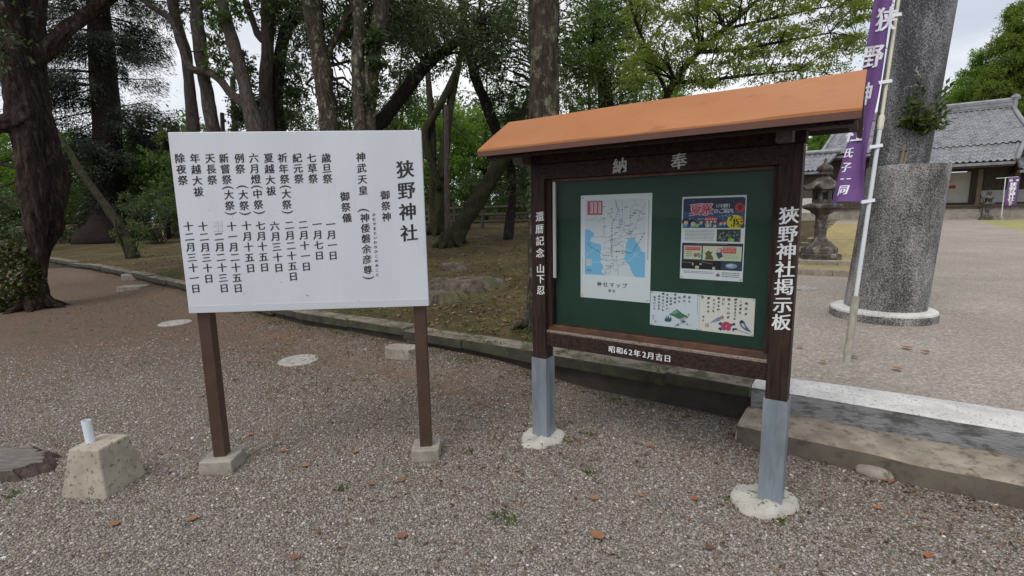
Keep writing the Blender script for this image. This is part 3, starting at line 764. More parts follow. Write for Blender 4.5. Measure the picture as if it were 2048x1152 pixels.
roof = slope(EN, EZ, RN, RZ, .012).build('roof', [M_['roof_sheet'], M_['dark_wood_h']], nb, smooth=False)
slope(-.30, EZ, RN, RZ - .002, .012).build('roof', [M_['roof_sheet'], M_['dark_wood_h']], nb)
m = MB(); bbox(m, -LL - EL, ER, EN - .012, EN + .001, EZ - .040, EZ - .010); m.build('roof_fascia', M_['roof_edge'], nb)
for u in (-LL - EL + .012, ER - .012):      # barge boards
    m = MB(); w = .011
    for n0 in (EN - .02, -.29):
        a, b = (n0, EZ - .012), (RN, RZ - .015)
        m.hull([B(u - w, a[0], a[1] - .032), B(u + w, a[0], a[1] - .032), B(u + w, b[0], b[1] - .045), B(u - w, b[0], b[1] - .045)], [B(u - w, *a), B(u + w, *a), B(u + w, *b), B(u - w, *b)])
    m.build('barge_board', M_['roof_edge'], nb)
m = MB(); m.tube([B(.02, .27, 1.955), B(.13, .27, 1.953), B(.232, .27, 1.951), B(.236, .27, 1.956), B(.236, .27, 1.985)], .004, 6); m.build('bracket_rod', M_['alu'], nb)
# lettering on the timber
def bpt(px, py, nn): return on_plane(px, py, O + NC * nn, NC)
wp = M_['white_paint']
def bl_col(chars, pts, size, nn, name, m=wp, bold=.05):
    mb = MB()
    for ch, (x, y) in zip(chars, pts): letter(mb, ch, bpt(x, y, nn), EX, ZZ, size, NC, bold=bold)
    return mb.build(name, m, nb)
z2 = lambda x, y: (1060 + x * .32987, 340 + y * .32986)
bl_col('還暦記念山下忍', [z2(60, 282), z2(59, 357), z2(61, 430), z2(62, 503), z2(64, 598), z2(65, 660), z2(66, 728)], .066, hw, 'post_lettering')
bl_col('狹野神社掲示板', [z2(1570, 275), z2(1563, 387), z2(1555, 493), z2(1547, 602), z2(1540, 708), z2(1532, 817), z2(1524, 922)], .090, hw, 'post_lettering')
for ch, pt in (('納', (1240, 331)), ('奉', (1358, 322))): bl_col(ch, [pt], .092, .0545, 'header_lettering', M_['silver_paint'], .06)
mb = MB()
for ch, u in zip('昭和62年2月吉日', (0, .137, .245, .335, .453, .583, .70, .85, 1.0)):
    letter(mb, ch, bpt(1224 + (1335 - 1224) * u, 698.5 + 18.3 * u, .0405), EX, ZZ, .046 if ch not in '62' else .050, NC, bold=.06, shear=0)
mb.build('rail_lettering', wp, nb)

# ------------------------------------------------------------------ papers pinned on the board
PN = -.0385
def Q(u, z, k=0): return B(u, PN + .0012 + .0004 * k, z)
pal = {}
def pm(c):
    if c not in pal:
        pal[c] = flat('print_%02x%02x%02x' % tuple(int(255 * x) for x in c), c, .7)
    return pal[c]
class Paper:
    def __init__(s, u0, u1, z0, z1, paper):
        s.u0, s.u1, s.z0, s.z1 = u0, u1, z0, z1; s.mb = MB(); s.mats = [pm(paper)]
        vs = []; fs = []
        for i in range(9):
            for j in range(9):
                a, b = i / 8, j / 8; lift = .004 * (abs(2 * a - 1) ** 4) * (abs(2 * b - 1) < .8)
                vs.append(B(u0 + (u1 - u0) * a, PN + .0008, z0 + (z1 - z0) * b))
        fs = [(i * 9 + j, (i + 1) * 9 + j, (i + 1) * 9 + j + 1, i * 9 + j + 1) for i in range(8) for j in range(8)]
        s.mb.add(vs, fs, 0)
    def mi(s, c):
        m = pm(c)
        if m not in s.mats: s.mats.append(m)
        return s.mats.index(m)
    def p(s, x, y, k=1): return Q(s.u0 + (s.u1 - s.u0) * x, s.z1 - (s.z1 - s.z0) * y, k)
    def poly(s, pts, c, k=1): s.mb.add([s.p(x, y, k) for x, y in pts], [tuple(range(len(pts)))[::-1]], s.mi(c))
    def rect(s, x0, y0, x1, y1, c, k=1): s.poly([(x0, y0), (x1, y0), (x1, y1), (x0, y1)], c, k)
    def disc(s, x, y, rx, ry, c, k=1, n=18): s.poly([(x + rx * math.cos(t), y + ry * math.sin(t)) for t in np.linspace(0, 6.283, n, endpoint=False)], c, k)
    def line(s, pts, w, c, k=2):
        asp = (s.u1 - s.u0) / (s.z1 - s.z0); pts = np.array(pts, float)
        for a, b in zip(pts[:-1], pts[1:]):
            d = (b - a) * [asp, 1]; ln = np.hypot(*d) + 1e-9; nx, ny = -d[1] / ln * w / asp, d[0] / ln * w
            s.poly([(a[0] + nx, a[1] + ny), (b[0] + nx, b[1] + ny), (b[0] - nx, b[1] - ny), (a[0] - nx, a[1] - ny)], c, k)
    def text(s, t, x, y, size, c, dx=0, dy=0, k=3, bold=.05, shear=.05):
        for i, ch in enumerate(t): letter(s.mb, ch, s.p(x + dx * i, y + dy * i, k), EX, ZZ, size, NC, s.mi(c), bold=bold, shear=shear, proud=.0002)
    def done(s, name, label, cat, group=None):
        o = s.mb.build(name, s.mats, origin=B((s.u0 + s.u1) / 2, PN, (s.z0 + s.z1) / 2)); tag(o, label, cat, group)
        m = MB()
        for x, y in ((.03, .025), (.97, .025), (.03, .975), (.97, .975)):
            m.lathe(s.p(x, y, 0) , [(.0045, -.001), (.0045, .003), (.0025, .005)], 8, ax=EX, ay=ZZ, axis=NC)
        m.build('pins', M_['alu'], o); return o
zz6 = lambda x, y: ((x - 60) / 676.0, (y - 97) / 985.0)       # rough frame of the enlarged map
mpz = Paper(-1.190, -.720, 1.037, 1.698, (.74, .77, .82))
bluec = (.20, .50, .80); greyl = (.36, .39, .46); blk = (.03, .03, .035)
X0, X1, Y0, Y1 = .065, .925, .045, .765
mpz.rect(X0, Y0, X1, Y1, (.66, .69, .75), .5)
mpz.poly([(.065, .33), (.12, .325), (.16, .345), (.20, .36), (.20, .39), (.16, .405), (.15, .44), (.20, .455), (.27, .465), (.305, .475), (.31, .52), (.29, .56), (.31, .60), (.30, .64), (.335, .67), (.34, .70), (.31, .73), (.37, .765), (.065, .765)], bluec)
mpz.poly([(.69, .42), (.74, .395), (.79, .405), (.79, .435), (.83, .46), (.86, .50), (.87, .525), (.925, .535), (.925, .765), (.79, .765), (.74, .71), (.71, .66), (.66, .62), (.63, .60), (.66, .56), (.655, .50), (.67, .45)], bluec)
q = np.random.default_rng(9)
def wig(a, b, n=7, am=.02):
    a = np.array(a); b = np.array(b); u = np.linspace(0, 1, n)[:, None]; return a + (b - a) * u + q.normal(size=(n, 2)) * am * (u * (1 - u) * 4)
for a, b in (((.52, .06), (.60, .36)), ((.60, .05), (.64, .30)), ((.78, .05), (.70, .36)), ((.92, .09), (.80, .27)), ((.80, .27), (.72, .37)), ((.08, .24), (.36, .24)), ((.36, .24), (.33, .40)), ((.20, .40), (.90, .36)), ((.34, .46), (.70, .46)), ((.34, .50), (.66, .53)), ((.30, .62), (.66, .60)), ((.42, .76), (.52, .60)), ((.56, .76), (.53, .58)), ((.44, .20), (.55, .24)), ((.50, .40), (.64, .50)), ((.36, .74), (.50, .62)), ((.40, .70), (.56, .70)), ((.56, .66), (.68, .64)), ((.62, .36), (.80, .38)), ((.60, .30), (.72, .37)), ((.36, .58), (.60, .44)), ((.44, .42), (.48, .62))):
    mpz.line(wig(a, b), .0022, greyl, 2)
for a, b in (((.07, .60), (.28, .48)), ((.65, .64), (.86, .52)), ((.07, .66), (.30, .64)), ((.66, .50), (.84, .58))): mpz.line(wig(a, b, 6, .012), .003, (.48, .62, .76), 2)
rail = [(.51, .05), (.52, .09), (.55, .14), (.52, .21), (.47, .26), (.46, .32), (.47, .42), (.46, .50), (.47, .55), (.44, .575)]
for P_ in (rail, [(.10, .455), (.16, .50), (.28, .54), (.34, .575), (.44, .575)], [(.52, .53), (.64, .535), (.70, .545), (.76, .53), (.80, .47), (.86, .42), (.92, .34)]):
    pp = np.array(P_); u = np.linspace(0, len(pp) - 1.001, len(pp) * 5); ii_ = u.astype(int); fr = (u - ii_)[:, None]; pts_ = pp[ii_] * (1 - fr) + pp[ii_ + 1] * fr
    for a, b in zip(pts_[:-1:2], pts_[1::2]): mpz.line([a, b], .0036, blk, 3)
for i in range(70):
    x, y = q.uniform(.30, .88), q.uniform(.10, .75)
    if .66 < x and y > .42: continue
    mpz.rect(x, y, x + q.uniform(.02, .05), y + .006, (.2, .22, .26), 3)
mpz.rect(.10, .055, .325, .188, (.52, .08, .15), 2)
for x in (.148, .205, .266): mpz.rect(x, .068, x + .036, .172, (.66, .60, .62), 3); mpz.rect(x + .014, .08, x + .022, .16, (.5, .15, .2), 4)
mpz.rect(.085, .615, .165, .682, (.60, .63, .67), 2)
for y in (.715, .728): mpz.rect(.09, y, .17, y + .006, (.10, .22, .42), 2)
for i in range(34): mpz.rect(.952, .06 + i * .016, .966, .06 + i * .016 + .009, (.25, .27, .3), 1)
for i in range(12): mpz.rect(.030, .60 + i * .014, .040, .60 + i * .014 + .008, (.3, .32, .36), 1)
mpz.text('神社マップ', .285, .855, .033, (.05, .05, .06), dx=.092, bold=.03)
mpz.text('霧島', .44, .912, .020, (.25, .26, .30), dx=.06, bold=.03)
mpz.done('map_poster', 'tall shrine map poster with blue sea areas pinned inside the notice board', 'poster')

fl = Paper(-.544, -.206, 1.201, 1.668, (.74, .76, .80)); navy = (.012, .022, .07); wh = (.66, .68, .72); red = (.55, .035, .04); yel = (.72, .58, .03)
fl.rect(.02, .02, .985, .375, navy, 1)
fl.rect(.02, .18, .985, .375, (.03, .07, .20), 1.4)
for i in range(60): x, y = q.uniform(.03, .97), q.uniform(.03, .24); fl.disc(x, y, .008, .006, (.03, .09, .17), 1.7, 6)
for i in range(46): x = q.uniform(.03, .97); fl.disc(x, .255 + .02 * math.sin(x * 6) + q.normal() * .01, .008, .006, (.45, .50, .42), 2, 6)
for t_, x, y in (('夏', .235, .155), ('祭', .40, .155)):
    letter(fl.mb, t_, fl.p(x, y, 2), EX, ZZ, .072, NC, fl.mi(wh), bold=.17, proud=.0002); letter(fl.mb, t_, fl.p(x, y, 5), EX, ZZ, .066, NC, fl.mi((.6, .05, .09)), bold=.07, proud=.0003)
fl.text('(六月燈)', .56, .115, .022, wh, dx=.047, k=3); fl.text('のご案内', .55, .175, .028, wh, dx=.075, k=3)
fl.poly([(.83, .13), (.87, .09), (.92, .085), (.985, .13), (.985, .16), (.94, .19), (.88, .19), (.84, .165)], red, 3); fl.text('夏', .91, .14, .03, (.05, .01, .01), k=5)
fl.rect(.385, .245, .57, .262, red, 3); fl.rect(.39, .262, .565, .30, red, 3)
for x in np.linspace(.392, .55, 6): fl.rect(x, .262, x + .014, .278, wh, 4)
for x in (.405, .465, .525): fl.rect(x, .292, x + .03, .31, wh, 4)
for x in (.392, .47, .555): fl.rect(x, .30, x + .012, .365, red if x != .47 else wh, 3)
for x, y, sz, hair, skin in ((.06, .30, .055, (.02, .015, .015), (.6, .45, .38)), (.18, .315, .06, (.015, .012, .012), (.62, .5, .42)), (.31, .30, .035, (.25, .06, .05), (.62, .46, .4)), (.42, .335, .04, (.40, .42, .2), (.64, .52, .44)), (.53, .34, .04, (.05, .12, .22), (.6, .45, .4)), (.62, .31, .035, (.06, .03, .02), (.62, .46, .38)), (.68, .31, .03, (.4, .12, .07), (.62, .46, .38))):
    fl.disc(x, y, sz, sz * .72, hair, 3); fl.disc(x + .012, y + .012, sz * .66, sz * .45, skin, 4); fl.rect(x - sz * .6, y + sz * .5, x + sz * .7, min(.374, y + sz * 1.2), (.12, .30, .45), 3.5)
fl.disc(.255, .345, .038, .022, (.30, .45, .12), 5)
fl.disc(.845, .305, .125, .082, yel, 6)
fl.text('7', .79, .265, .040, blk, k=8, bold=.1, shear=0); fl.line([(.81, .292), (.85, .25)], .003, blk, 8); fl.text('15', .835, .303, .040, blk, dx=.045, k=8, bold=.1, shear=0)
fl.rect(.91, .265, .985, .276, red, 8); fl.rect(.925, .29, .965, .312, red, 8); fl.text('18:00〜', .795, .345, .024, blk, dx=.036, k=8, shear=0)
def lines(P_, x0, x1, y0, y1, n, c, h=.42, k=2):
    for i in range(n):
        y = y0 + (y1 - y0) * i / n; x = x0
        while x < x1 - .01:
            w = q.uniform(.02, .07); P_.rect(x, y, min(x + w, x1), y + (y1 - y0) / n * h, c, k); x += w + .008
lines(fl, .06, .54, .40, .535, 8, (.22, .23, .27), .35)
fl.rect(.575, .39, .94, .535, (.03, .045, .05), 2)
for i in range(46): x, y = q.uniform(.59, .93), q.uniform(.41, .525); fl.disc(x, y, .014, .012, [(.10, .12, .13), (.30, .22, .18), (.04, .05, .04), (.22, .26, .28), (.12, .2, .08)][i % 5], 3 + i * .02, 8)
fl.disc(.80, .515, .05, .02, (.30, .45, .12), 4.5)
fl.rect(.02, .555, .985, .875, (.025, .028, .085), 1); lines(fl, .25, .76, .562, .572, 1, (.30, .24, .06), .7)
fl.rect(.055, .59, .345, .755, (.58, .60, .48), 2); fl.rect(.365, .59, .965, .762, (.58, .60, .46), 2)
fl.rect(.075, .60, .325, .645, red, 3); lines(fl, .085, .315, .605, .642, 2, (.6, .4, .38), .4, 4); fl.rect(.68, .60, .885, .672, red, 3); lines(fl, .69, .875, .606, .668, 3, (.62, .42, .4), .45, 4)
for a, b, r__, c in ((.25, .705, .032, (.45, .08, .08)), (.30, .695, .028, (.10, .25, .40)), (.315, .712, .03, (.12, .40, .22))): fl.disc(a, b, r__, r__ * .75, c, 3 + a)
lines(fl, .09, .19, .66, .735, 3, (.2, .26, .12), .4, 3)
fl.poly([(.40, .755), (.42, .71), (.40, .68), (.43, .66), (.46, .64), (.48, .66), (.52, .655), (.50, .69), (.53, .72), (.54, .755)], (.13, .12, .03), 3)
fl.disc(.63, .645, .045, .035, (.45, .08, .12), 3); fl.disc(.62, .64, .03, .025, (.60, .48, .44), 4); fl.poly([(.57, .67), (.66, .665), (.69, .71), (.62, .745), (.59, .70)], (.05, .06, .18), 3.5)
lines(fl, .69, .93, .685, .745, 4, (.25, .38, .16), .3, 3)
fl.rect(.02, .775, .985, .872, (.008, .010, .016), 2); fl.rect(.665, .775, .985, .872, (.03, .05, .10), 2.5)
for x in np.linspace(.05, .2, 6): fl.disc(x, .79 + .05 * x, .008, .005, (.5, .42, .18), 3, 6)
for x in np.linspace(.36, .52, 6): fl.disc(x, .785 + .12 * (x - .36), .008, .005, (.5, .42, .18), 3, 6)
for x, y, w, h in ((.20, .80, .02, .03), (.25, .835, .06, .035), (.32, .80, .03, .02), (.53, .84, .04, .03)): fl.rect(x, y, x + w, y + h, (.58, .50, .34), 3)
fl.disc(.82, .82, .09, .03, (.25, .33, .48), 3); fl.disc(.80, .815, .05, .016, (.5, .55, .66), 4)
lines(fl, .06, .55, .90, .935, 2, (.25, .26, .34), .4); lines(fl, .68, .95, .90, .965, 3, (.2, .21, .28), .45); fl.poly([(.58, .94), (.62, .905), (.66, .94), (.64, .955), (.60, .955)], (.2, .17, .32), 2)
fl.done('festival_flyer', 'navy and white summer festival flyer with yellow date disc inside the notice board', 'poster')

ca = Paper(-.717, -.4275, .9035, 1.113, (.70, .75, .82)); inkc = (.02, .02, .03)
def verses(P_, cols_, size=.0145):
    for x, y, t_, dy in cols_: P_.text(t_, x, y, size, inkc, dy=dy, k=3, bold=.12, shear=.15)
verses(ca, [(.80, .10, '花も', .115), (.70, .09, '鳥も', .115), (.60, .12, '山も', .115), (.515, .05, '自然な', .11), (.43, .16, 'ものは', .085), (.355, .07, 'みな美しい', .10), (.27, .05, '飾らなくても', .095), (.185, .13, 'ありのまま', .09), (.09, .17, '私でいこう', .085)])
ca.text('寶永', .07, .72, .010, inkc, dy=.08, k=3); ca.rect(.10, .86, .14, .91, (.45, .28, .32), 3)
ca.poly([(.40, .64), (.50, .52), (.56, .46), (.66, .56), (.76, .62), (.80, .66), (.72, .72), (.60, .74), (.50, .68)], (.05, .20, .14), 2)
ca.poly([(.44, .60), (.55, .48), (.60, .55), (.52, .62)], (.20, .38, .26), 3)
ca.poly([(.30, .82), (.34, .74), (.35, .66), (.37, .76), (.39, .66), (.41, .76), (.44, .68), (.46, .78), (.44, .84), (.36, .86)], (.03, .13, .19), 2)
for x, y in ((.69, .72), (.73, .70), (.66, .75), (.58, .88), (.84, .88)): ca.disc(x, y, .03 if y < .8 else .016, .035 if y < .8 else .02, (.62, .42, .52), 4)
for p_ in ([(.62, .78), (.70, .84), (.76, .80), (.70, .76)], [(.78, .56), (.82, .58), (.79, .62)], [(.54, .94), (.60, .88), (.62, .93)], [(.74, .86), (.78, .84), (.80, .90)]): ca.poly(p_, (.05, .16, .18), 3)
ca.line([(.52, .97), (.62, .88), (.72, .82)], .006, (.15, .12, .12), 3)
for i in range(9): ca.rect(.955, .12 + i * .05, .97, .12 + i * .05 + .03, (.30, .32, .36), 2)
ca.done('poem_card', 'pale blue poem card with a painted green mountain pinned low on the green board', 'card', 'painted poem cards on the notice board')
cb = Paper(-.4265, -.137, .9035, 1.113, (.80, .75, .72))
verses(cb, [(.85, .14, '朝日が', .14), (.75, .10, 'この世を', .10), (.66, .06, '輝かせるように', .085), (.54, .07, '明るい心が', .12), (.44, .08, '日に', .11), (.355, .06, '映るもの', .10), (.265, .12, 'すべてを', .10), (.165, .08, '輝かせる', .12)])
cb.text('寶永', .08, .60, .011, inkc, dy=.10, k=3); cb.rect(.12, .78, .19, .88, (.42, .33, .30), 2); cb.rect(.135, .80, .175, .86, (.55, .48, .44), 3)
cb.poly([(.20, .76), (.28, .66), (.36, .57), (.42, .58), (.40, .66), (.30, .72)], (.26, .30, .48), 2); cb.disc(.43, .57, .035, .05, (.42, .24, .28), 3)
for dx, dy in ((0, -.05), (.05, -.02), (.04, .06), (-.04, .06), (-.05, -.01), (0, .01)): cb.disc(.51 + dx, .79 + dy, .05, .07, (.52, .06, .18), 3 + dx)
cb.disc(.51, .80, .016, .02, (.65, .5, .2), 5)
for p_ in ([(.36, .74), (.41, .70), (.45, .74), (.40, .80)], [(.36, .88), (.41, .84), (.46, .88), (.41, .94)], [(.58, .74), (.66, .68), (.68, .74), (.60, .78)], [(.62, .84), (.70, .82), (.72, .86), (.66, .88), (.64, .94)]): cb.poly(p_, (.015, .06, .13), 2.5)
cb.poly([(.74, .66), (.78, .60), (.83, .62), (.86, .72), (.92, .82), (.97, .90), (.86, .86), (.78, .78)], (.10, .14, .28), 3); cb.poly([(.77, .68), (.82, .68), (.86, .80), (.80, .76)], (.6, .62, .66), 4)
cb.disc(.785, .635, .03, .045, (.02, .04, .10), 4)
cb.line([(.70, .86), (.94, .95)], .006, (.16, .13, .12), 3)
for i in range(3): cb.disc(.05, .06 + i * .0, .03, .045, (.50, .46, .44), 1.5)
cb.done('poem_card', 'cream poem card with painted birds and a pink camellia pinned beside the blue one', 'card', 'painted poem cards on the notice board')

# ================================================================== TORII PILLAR
TB = np.array([4.32, 5.68, 0.0]); TZ = float(terr(TB[0], TB[1])); lean = EX * .060
to = empty('torii_pillar', TB + ZZ * TZ, 'massive leaning speckled stone torii pillar with thicker sleeve and round base', 'torii pillar')
TAX = unit(ZZ + lean)
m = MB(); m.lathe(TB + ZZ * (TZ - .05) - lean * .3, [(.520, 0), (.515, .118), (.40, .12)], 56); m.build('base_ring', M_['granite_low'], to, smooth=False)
m = MB(); m.lathe(TB + ZZ * (TZ - .05) - lean * .3, [(.512, .118), (.508, .140), (.485, .152), (.44, .158), (.38, .16)], 56); m.build('ring_lit_top', M_['ring_lit_paint'], to, smooth=False)  # upper part of the base ring, coloured pale to look lit
m = MB(); m.lathe(TB + ZZ * (TZ + .08), [(.395, 0), (.388, .3), (.372, 1.50), (.372, 1.60), (.366, 1.615), (.30, 1.62)], 64, axis=TAX)
o = m.build('sleeve', M_['granite_low'], to, smooth=False)
m = MB(); m.lathe(TB + ZZ * (TZ + 1.60), [(.268, 0), (.268, .5), (.262, 2.5), (.256, 4.6)], 64, axis=TAX); m.build('shaft', M_['granite'], to, smooth=False)
for o in to.children:
    o.data.polygons.foreach_set('use_smooth', [True] * len(o.data.polygons))
    for p in o.data.polygons:
        if len(p.vertices) > 4: p.use_smooth = False
    b = o.modifiers.new('split', 'EDGE_SPLIT'); b.split_angle = R(40)

# sprig of leaves in bamboo tubes tied to the pillar
P0 = at(1797, 345, 5.28); P1 = at(1815, 268, 5.30)
sk = empty('leaf_offering', P0, 'evergreen sprig in a bamboo tube wired to the stone torii pillar', 'sprig')
m = MB(); m.tube([P0, P0 * .5 + P1 * .5, P1], .017, 10); m.build('bamboo_tube', M_['bamboo'], sk)
m = MB(); P2 = P0 + RT * .035; P3 = P1 + RT * .028 - ZZ * .05; m.tube([P2, P2 * .5 + P3 * .5, P3], .014, 10); m.build('bamboo_tube', M_['bamboo'], sk)
m = MB()
for u in (.15, .55, .97):
    c = P0 + (P1 - P0) * u; m.tube([c - RT * .03 + FW * .01, c - FW * .024, c + RT * .055, c + RT * .075 + FW * .05], .003, 6)
m.build('wire', M_['wire'], sk)
r_ = np.random.default_rng(21); m = MB(); Vs = []
tips = [(1862, 150, 5.25), (1838, 165, 5.18), (1870, 185, 5.20), (1884, 210, 5.18), (1830, 200, 5.12), (1850, 225, 5.10), (1886, 238, 5.15), (1822, 235, 5.15), (1868, 250, 5.12), (1893, 175, 5.3)]
for tx, ty, d in tips:
    E_ = at(tx, ty, d); k = 9; u = np.linspace(0, 1, k)[:, None]; P = P1 - ZZ * .03 + (E_ - P1) * u + ZZ * .03 * np.sin(u * 3.1) + r_.normal(size=(k, 3)) * .005
    m.tube(P, np.linspace(.006, .002, k), 5)
    nl = 75; uu = r_.uniform(.25, 1.02, nl); pos = P1 + (E_ - P1) * uu[:, None] + r_.normal(size=(nl, 3)) * .036
    d_ = unit((E_ - P1) / np.linalg.norm(E_ - P1) * .8 + r_.normal(size=(nl, 3)) * .65); Vs.append(leaf_arrays(pos, d_, unit(-FW * .5 + ZZ * .6 + r_.normal(size=(nl, 3)) * .5), r_.uniform(.06, .10, nl), .42))
m.build('stems', M_['bark_dark'], sk); leaf_object(Vs, 'leaves', M_['sakaki'], sk)

# ================================================================== TALL PURPLE BANNER
PB = hit(1693, 722); PT = at(1797, 0, 4.28)
def pole_at(z): return PB + (PT - PB) * ((z - PB[2]) / (PT[2] - PB[2]))
ban = empty('nobori_banner', PB, 'tall purple cloth banner with white lettering on a white pole before the stone pillar', 'banner')
m = MB(); m.tube([pole_at(PB[2] - .1), pole_at(PB[2] + .25), pole_at(PB[2] + .545)], .029, 16); m.build('base_pipe', M_['pipe_old'], ban)
m = MB(); m.tube([pole_at(PB[2] + .3), pole_at(1.5), pole_at(2.28)], .0165, 14); m.build('pole', M_['pole_white'], ban)
m = MB(); m.tube([pole_at(2.24), pole_at(2.265), pole_at(2.34), pole_at(2.36)], [.021, .024, .024, .020], 14); m.tube([pole_at(2.30), pole_at(4.4)], .0135, 12); m.build('upper_pole', M_['pole_cream'], ban)
# cloth surface: u from the free edge to the pole, v from the bottom up
LP = [at(1663, 411, 4.50), at(1683, 340, 4.49), at(1700, 262, 4.47), at(1722, 150, 4.44), at(1748, 0, 4.38), at(1783, -240, 4.30)]
RP = [at(1725, 401, 4.26), at(1731, 340, 4.26), at(1741, 262, 4.26), at(1762, 150, 4.25), at(1786, 0, 4.24), at(1822, -240, 4.24)]
LP = catmull(LP, 8); RP = catmull(RP, 8); NV = len(LP)
def cloth(u, v, off=0.0):
    q_ = min(max(v, 0), 1) * (NV - 1.001); i = int(q_); f = q_ - i
    a = LP[i] * (1 - f) + LP[i + 1] * f; b = RP[i] * (1 - f) + RP[i + 1] * f
    d = b - a; nn = unit(np.cross(d, LP[i + 1] - LP[i])); nn = nn if nn @ FW < 0 else -nn
    wv = .030 * math.sin(3.3 * u + 7 * v) * math.sin(math.pi * min(1, u * 1.0 + .12)) + .010 * math.sin(11 * v + 5 * u) + .022 * math.exp(-v * 14) * math.sin(4 * u)
    return a + d * u + nn * (wv + off)
m = MB(); nu, nv_ = 40, 180
for lay in (0, -.0015):
    m.add([cloth(i / nu, j / nv_, lay) for j in range(nv_ + 1) for i in range(nu + 1)], [(j * (nu + 1) + i, j * (nu + 1) + i + 1, (j + 1) * (nu + 1) + i + 1, (j + 1) * (nu + 1) + i) for j in range(nv_) for i in range(nu)])
m.build('cloth', M_['purple'], ban, smooth=True)
def cloth_uv(px, py):
    best = None
    for v in np.linspace(0, 1, 161):
        for u in np.linspace(0, 1, 41):
            P = cloth(u, v); d = P - CAM; z = d @ FW; e_ = abs(1024 + F * (d @ RT) / z - px) + abs(576 - F * (d @ UP) / z - py)
            if best is None or e_ < best[0]: best = (e_, u, v)
    return best[1:]
for ch, px, py, sz, wd in (('狭', 1773, 40, .215, .95), ('野', 1747, 112, .215, .95), ('神', 1729, 190, .215, .95), ('社', 1711, 266, .19, .95), ('氏', 1697, 305, .10, .8), ('子', 1693, 334, .10, .8), ('一', 1690, 358, .10, .8), ('同', 1687, 380, .10, .8)):
    u0, v0 = cloth_uv(px, py); mb = MB()
    wU = np.linalg.norm(cloth(1, v0) - cloth(0, v0)); wV = np.linalg.norm(cloth(.5, min(1, v0 + .02)) - cloth(.5, max(0, v0 - .02))) / (min(1, v0 + .02) - max(0, v0 - .02))
    letter(mb, ch, None, None, None, sz, None, fn=lambda P, x, y, k: cloth(u0 + x / wU, v0 + y / wV, k + .003), bold=.07, wide=wd, shear=.12)
    mb.build('lettering', M_['fabric_white'], ban)
for py in (32, 165, 293, 402):
    zc = None
    for z in np.linspace(1.2, 3.6, 500):
        d = pole_at(z) - CAM; y = 576 - F * (d @ UP) / (d @ FW)
        if zc is None or abs(y - py) < zc[0]: zc = (abs(y - py), z)
    c = pole_at(zc[1]); m = MB(); dr = unit(RT + UP * .16)
    m.tube([c - dr * .075 + FW * .01, c - dr * .03 - FW * .016, c + dr * .0 - FW * .0215, c + dr * .028 - FW * .008, c + dr * .026 + FW * .014], .003, 6)
    for a, b in ((-.085, -.03), (-.03, .005), (.005, .03)):
        m.box(c + dr * (a + b) / 2 - FW * .0225, (b - a, .004, .028), dr, FW, unit(np.cross(dr, FW)))
    m.build('loop', M_['fabric_white'], ban)

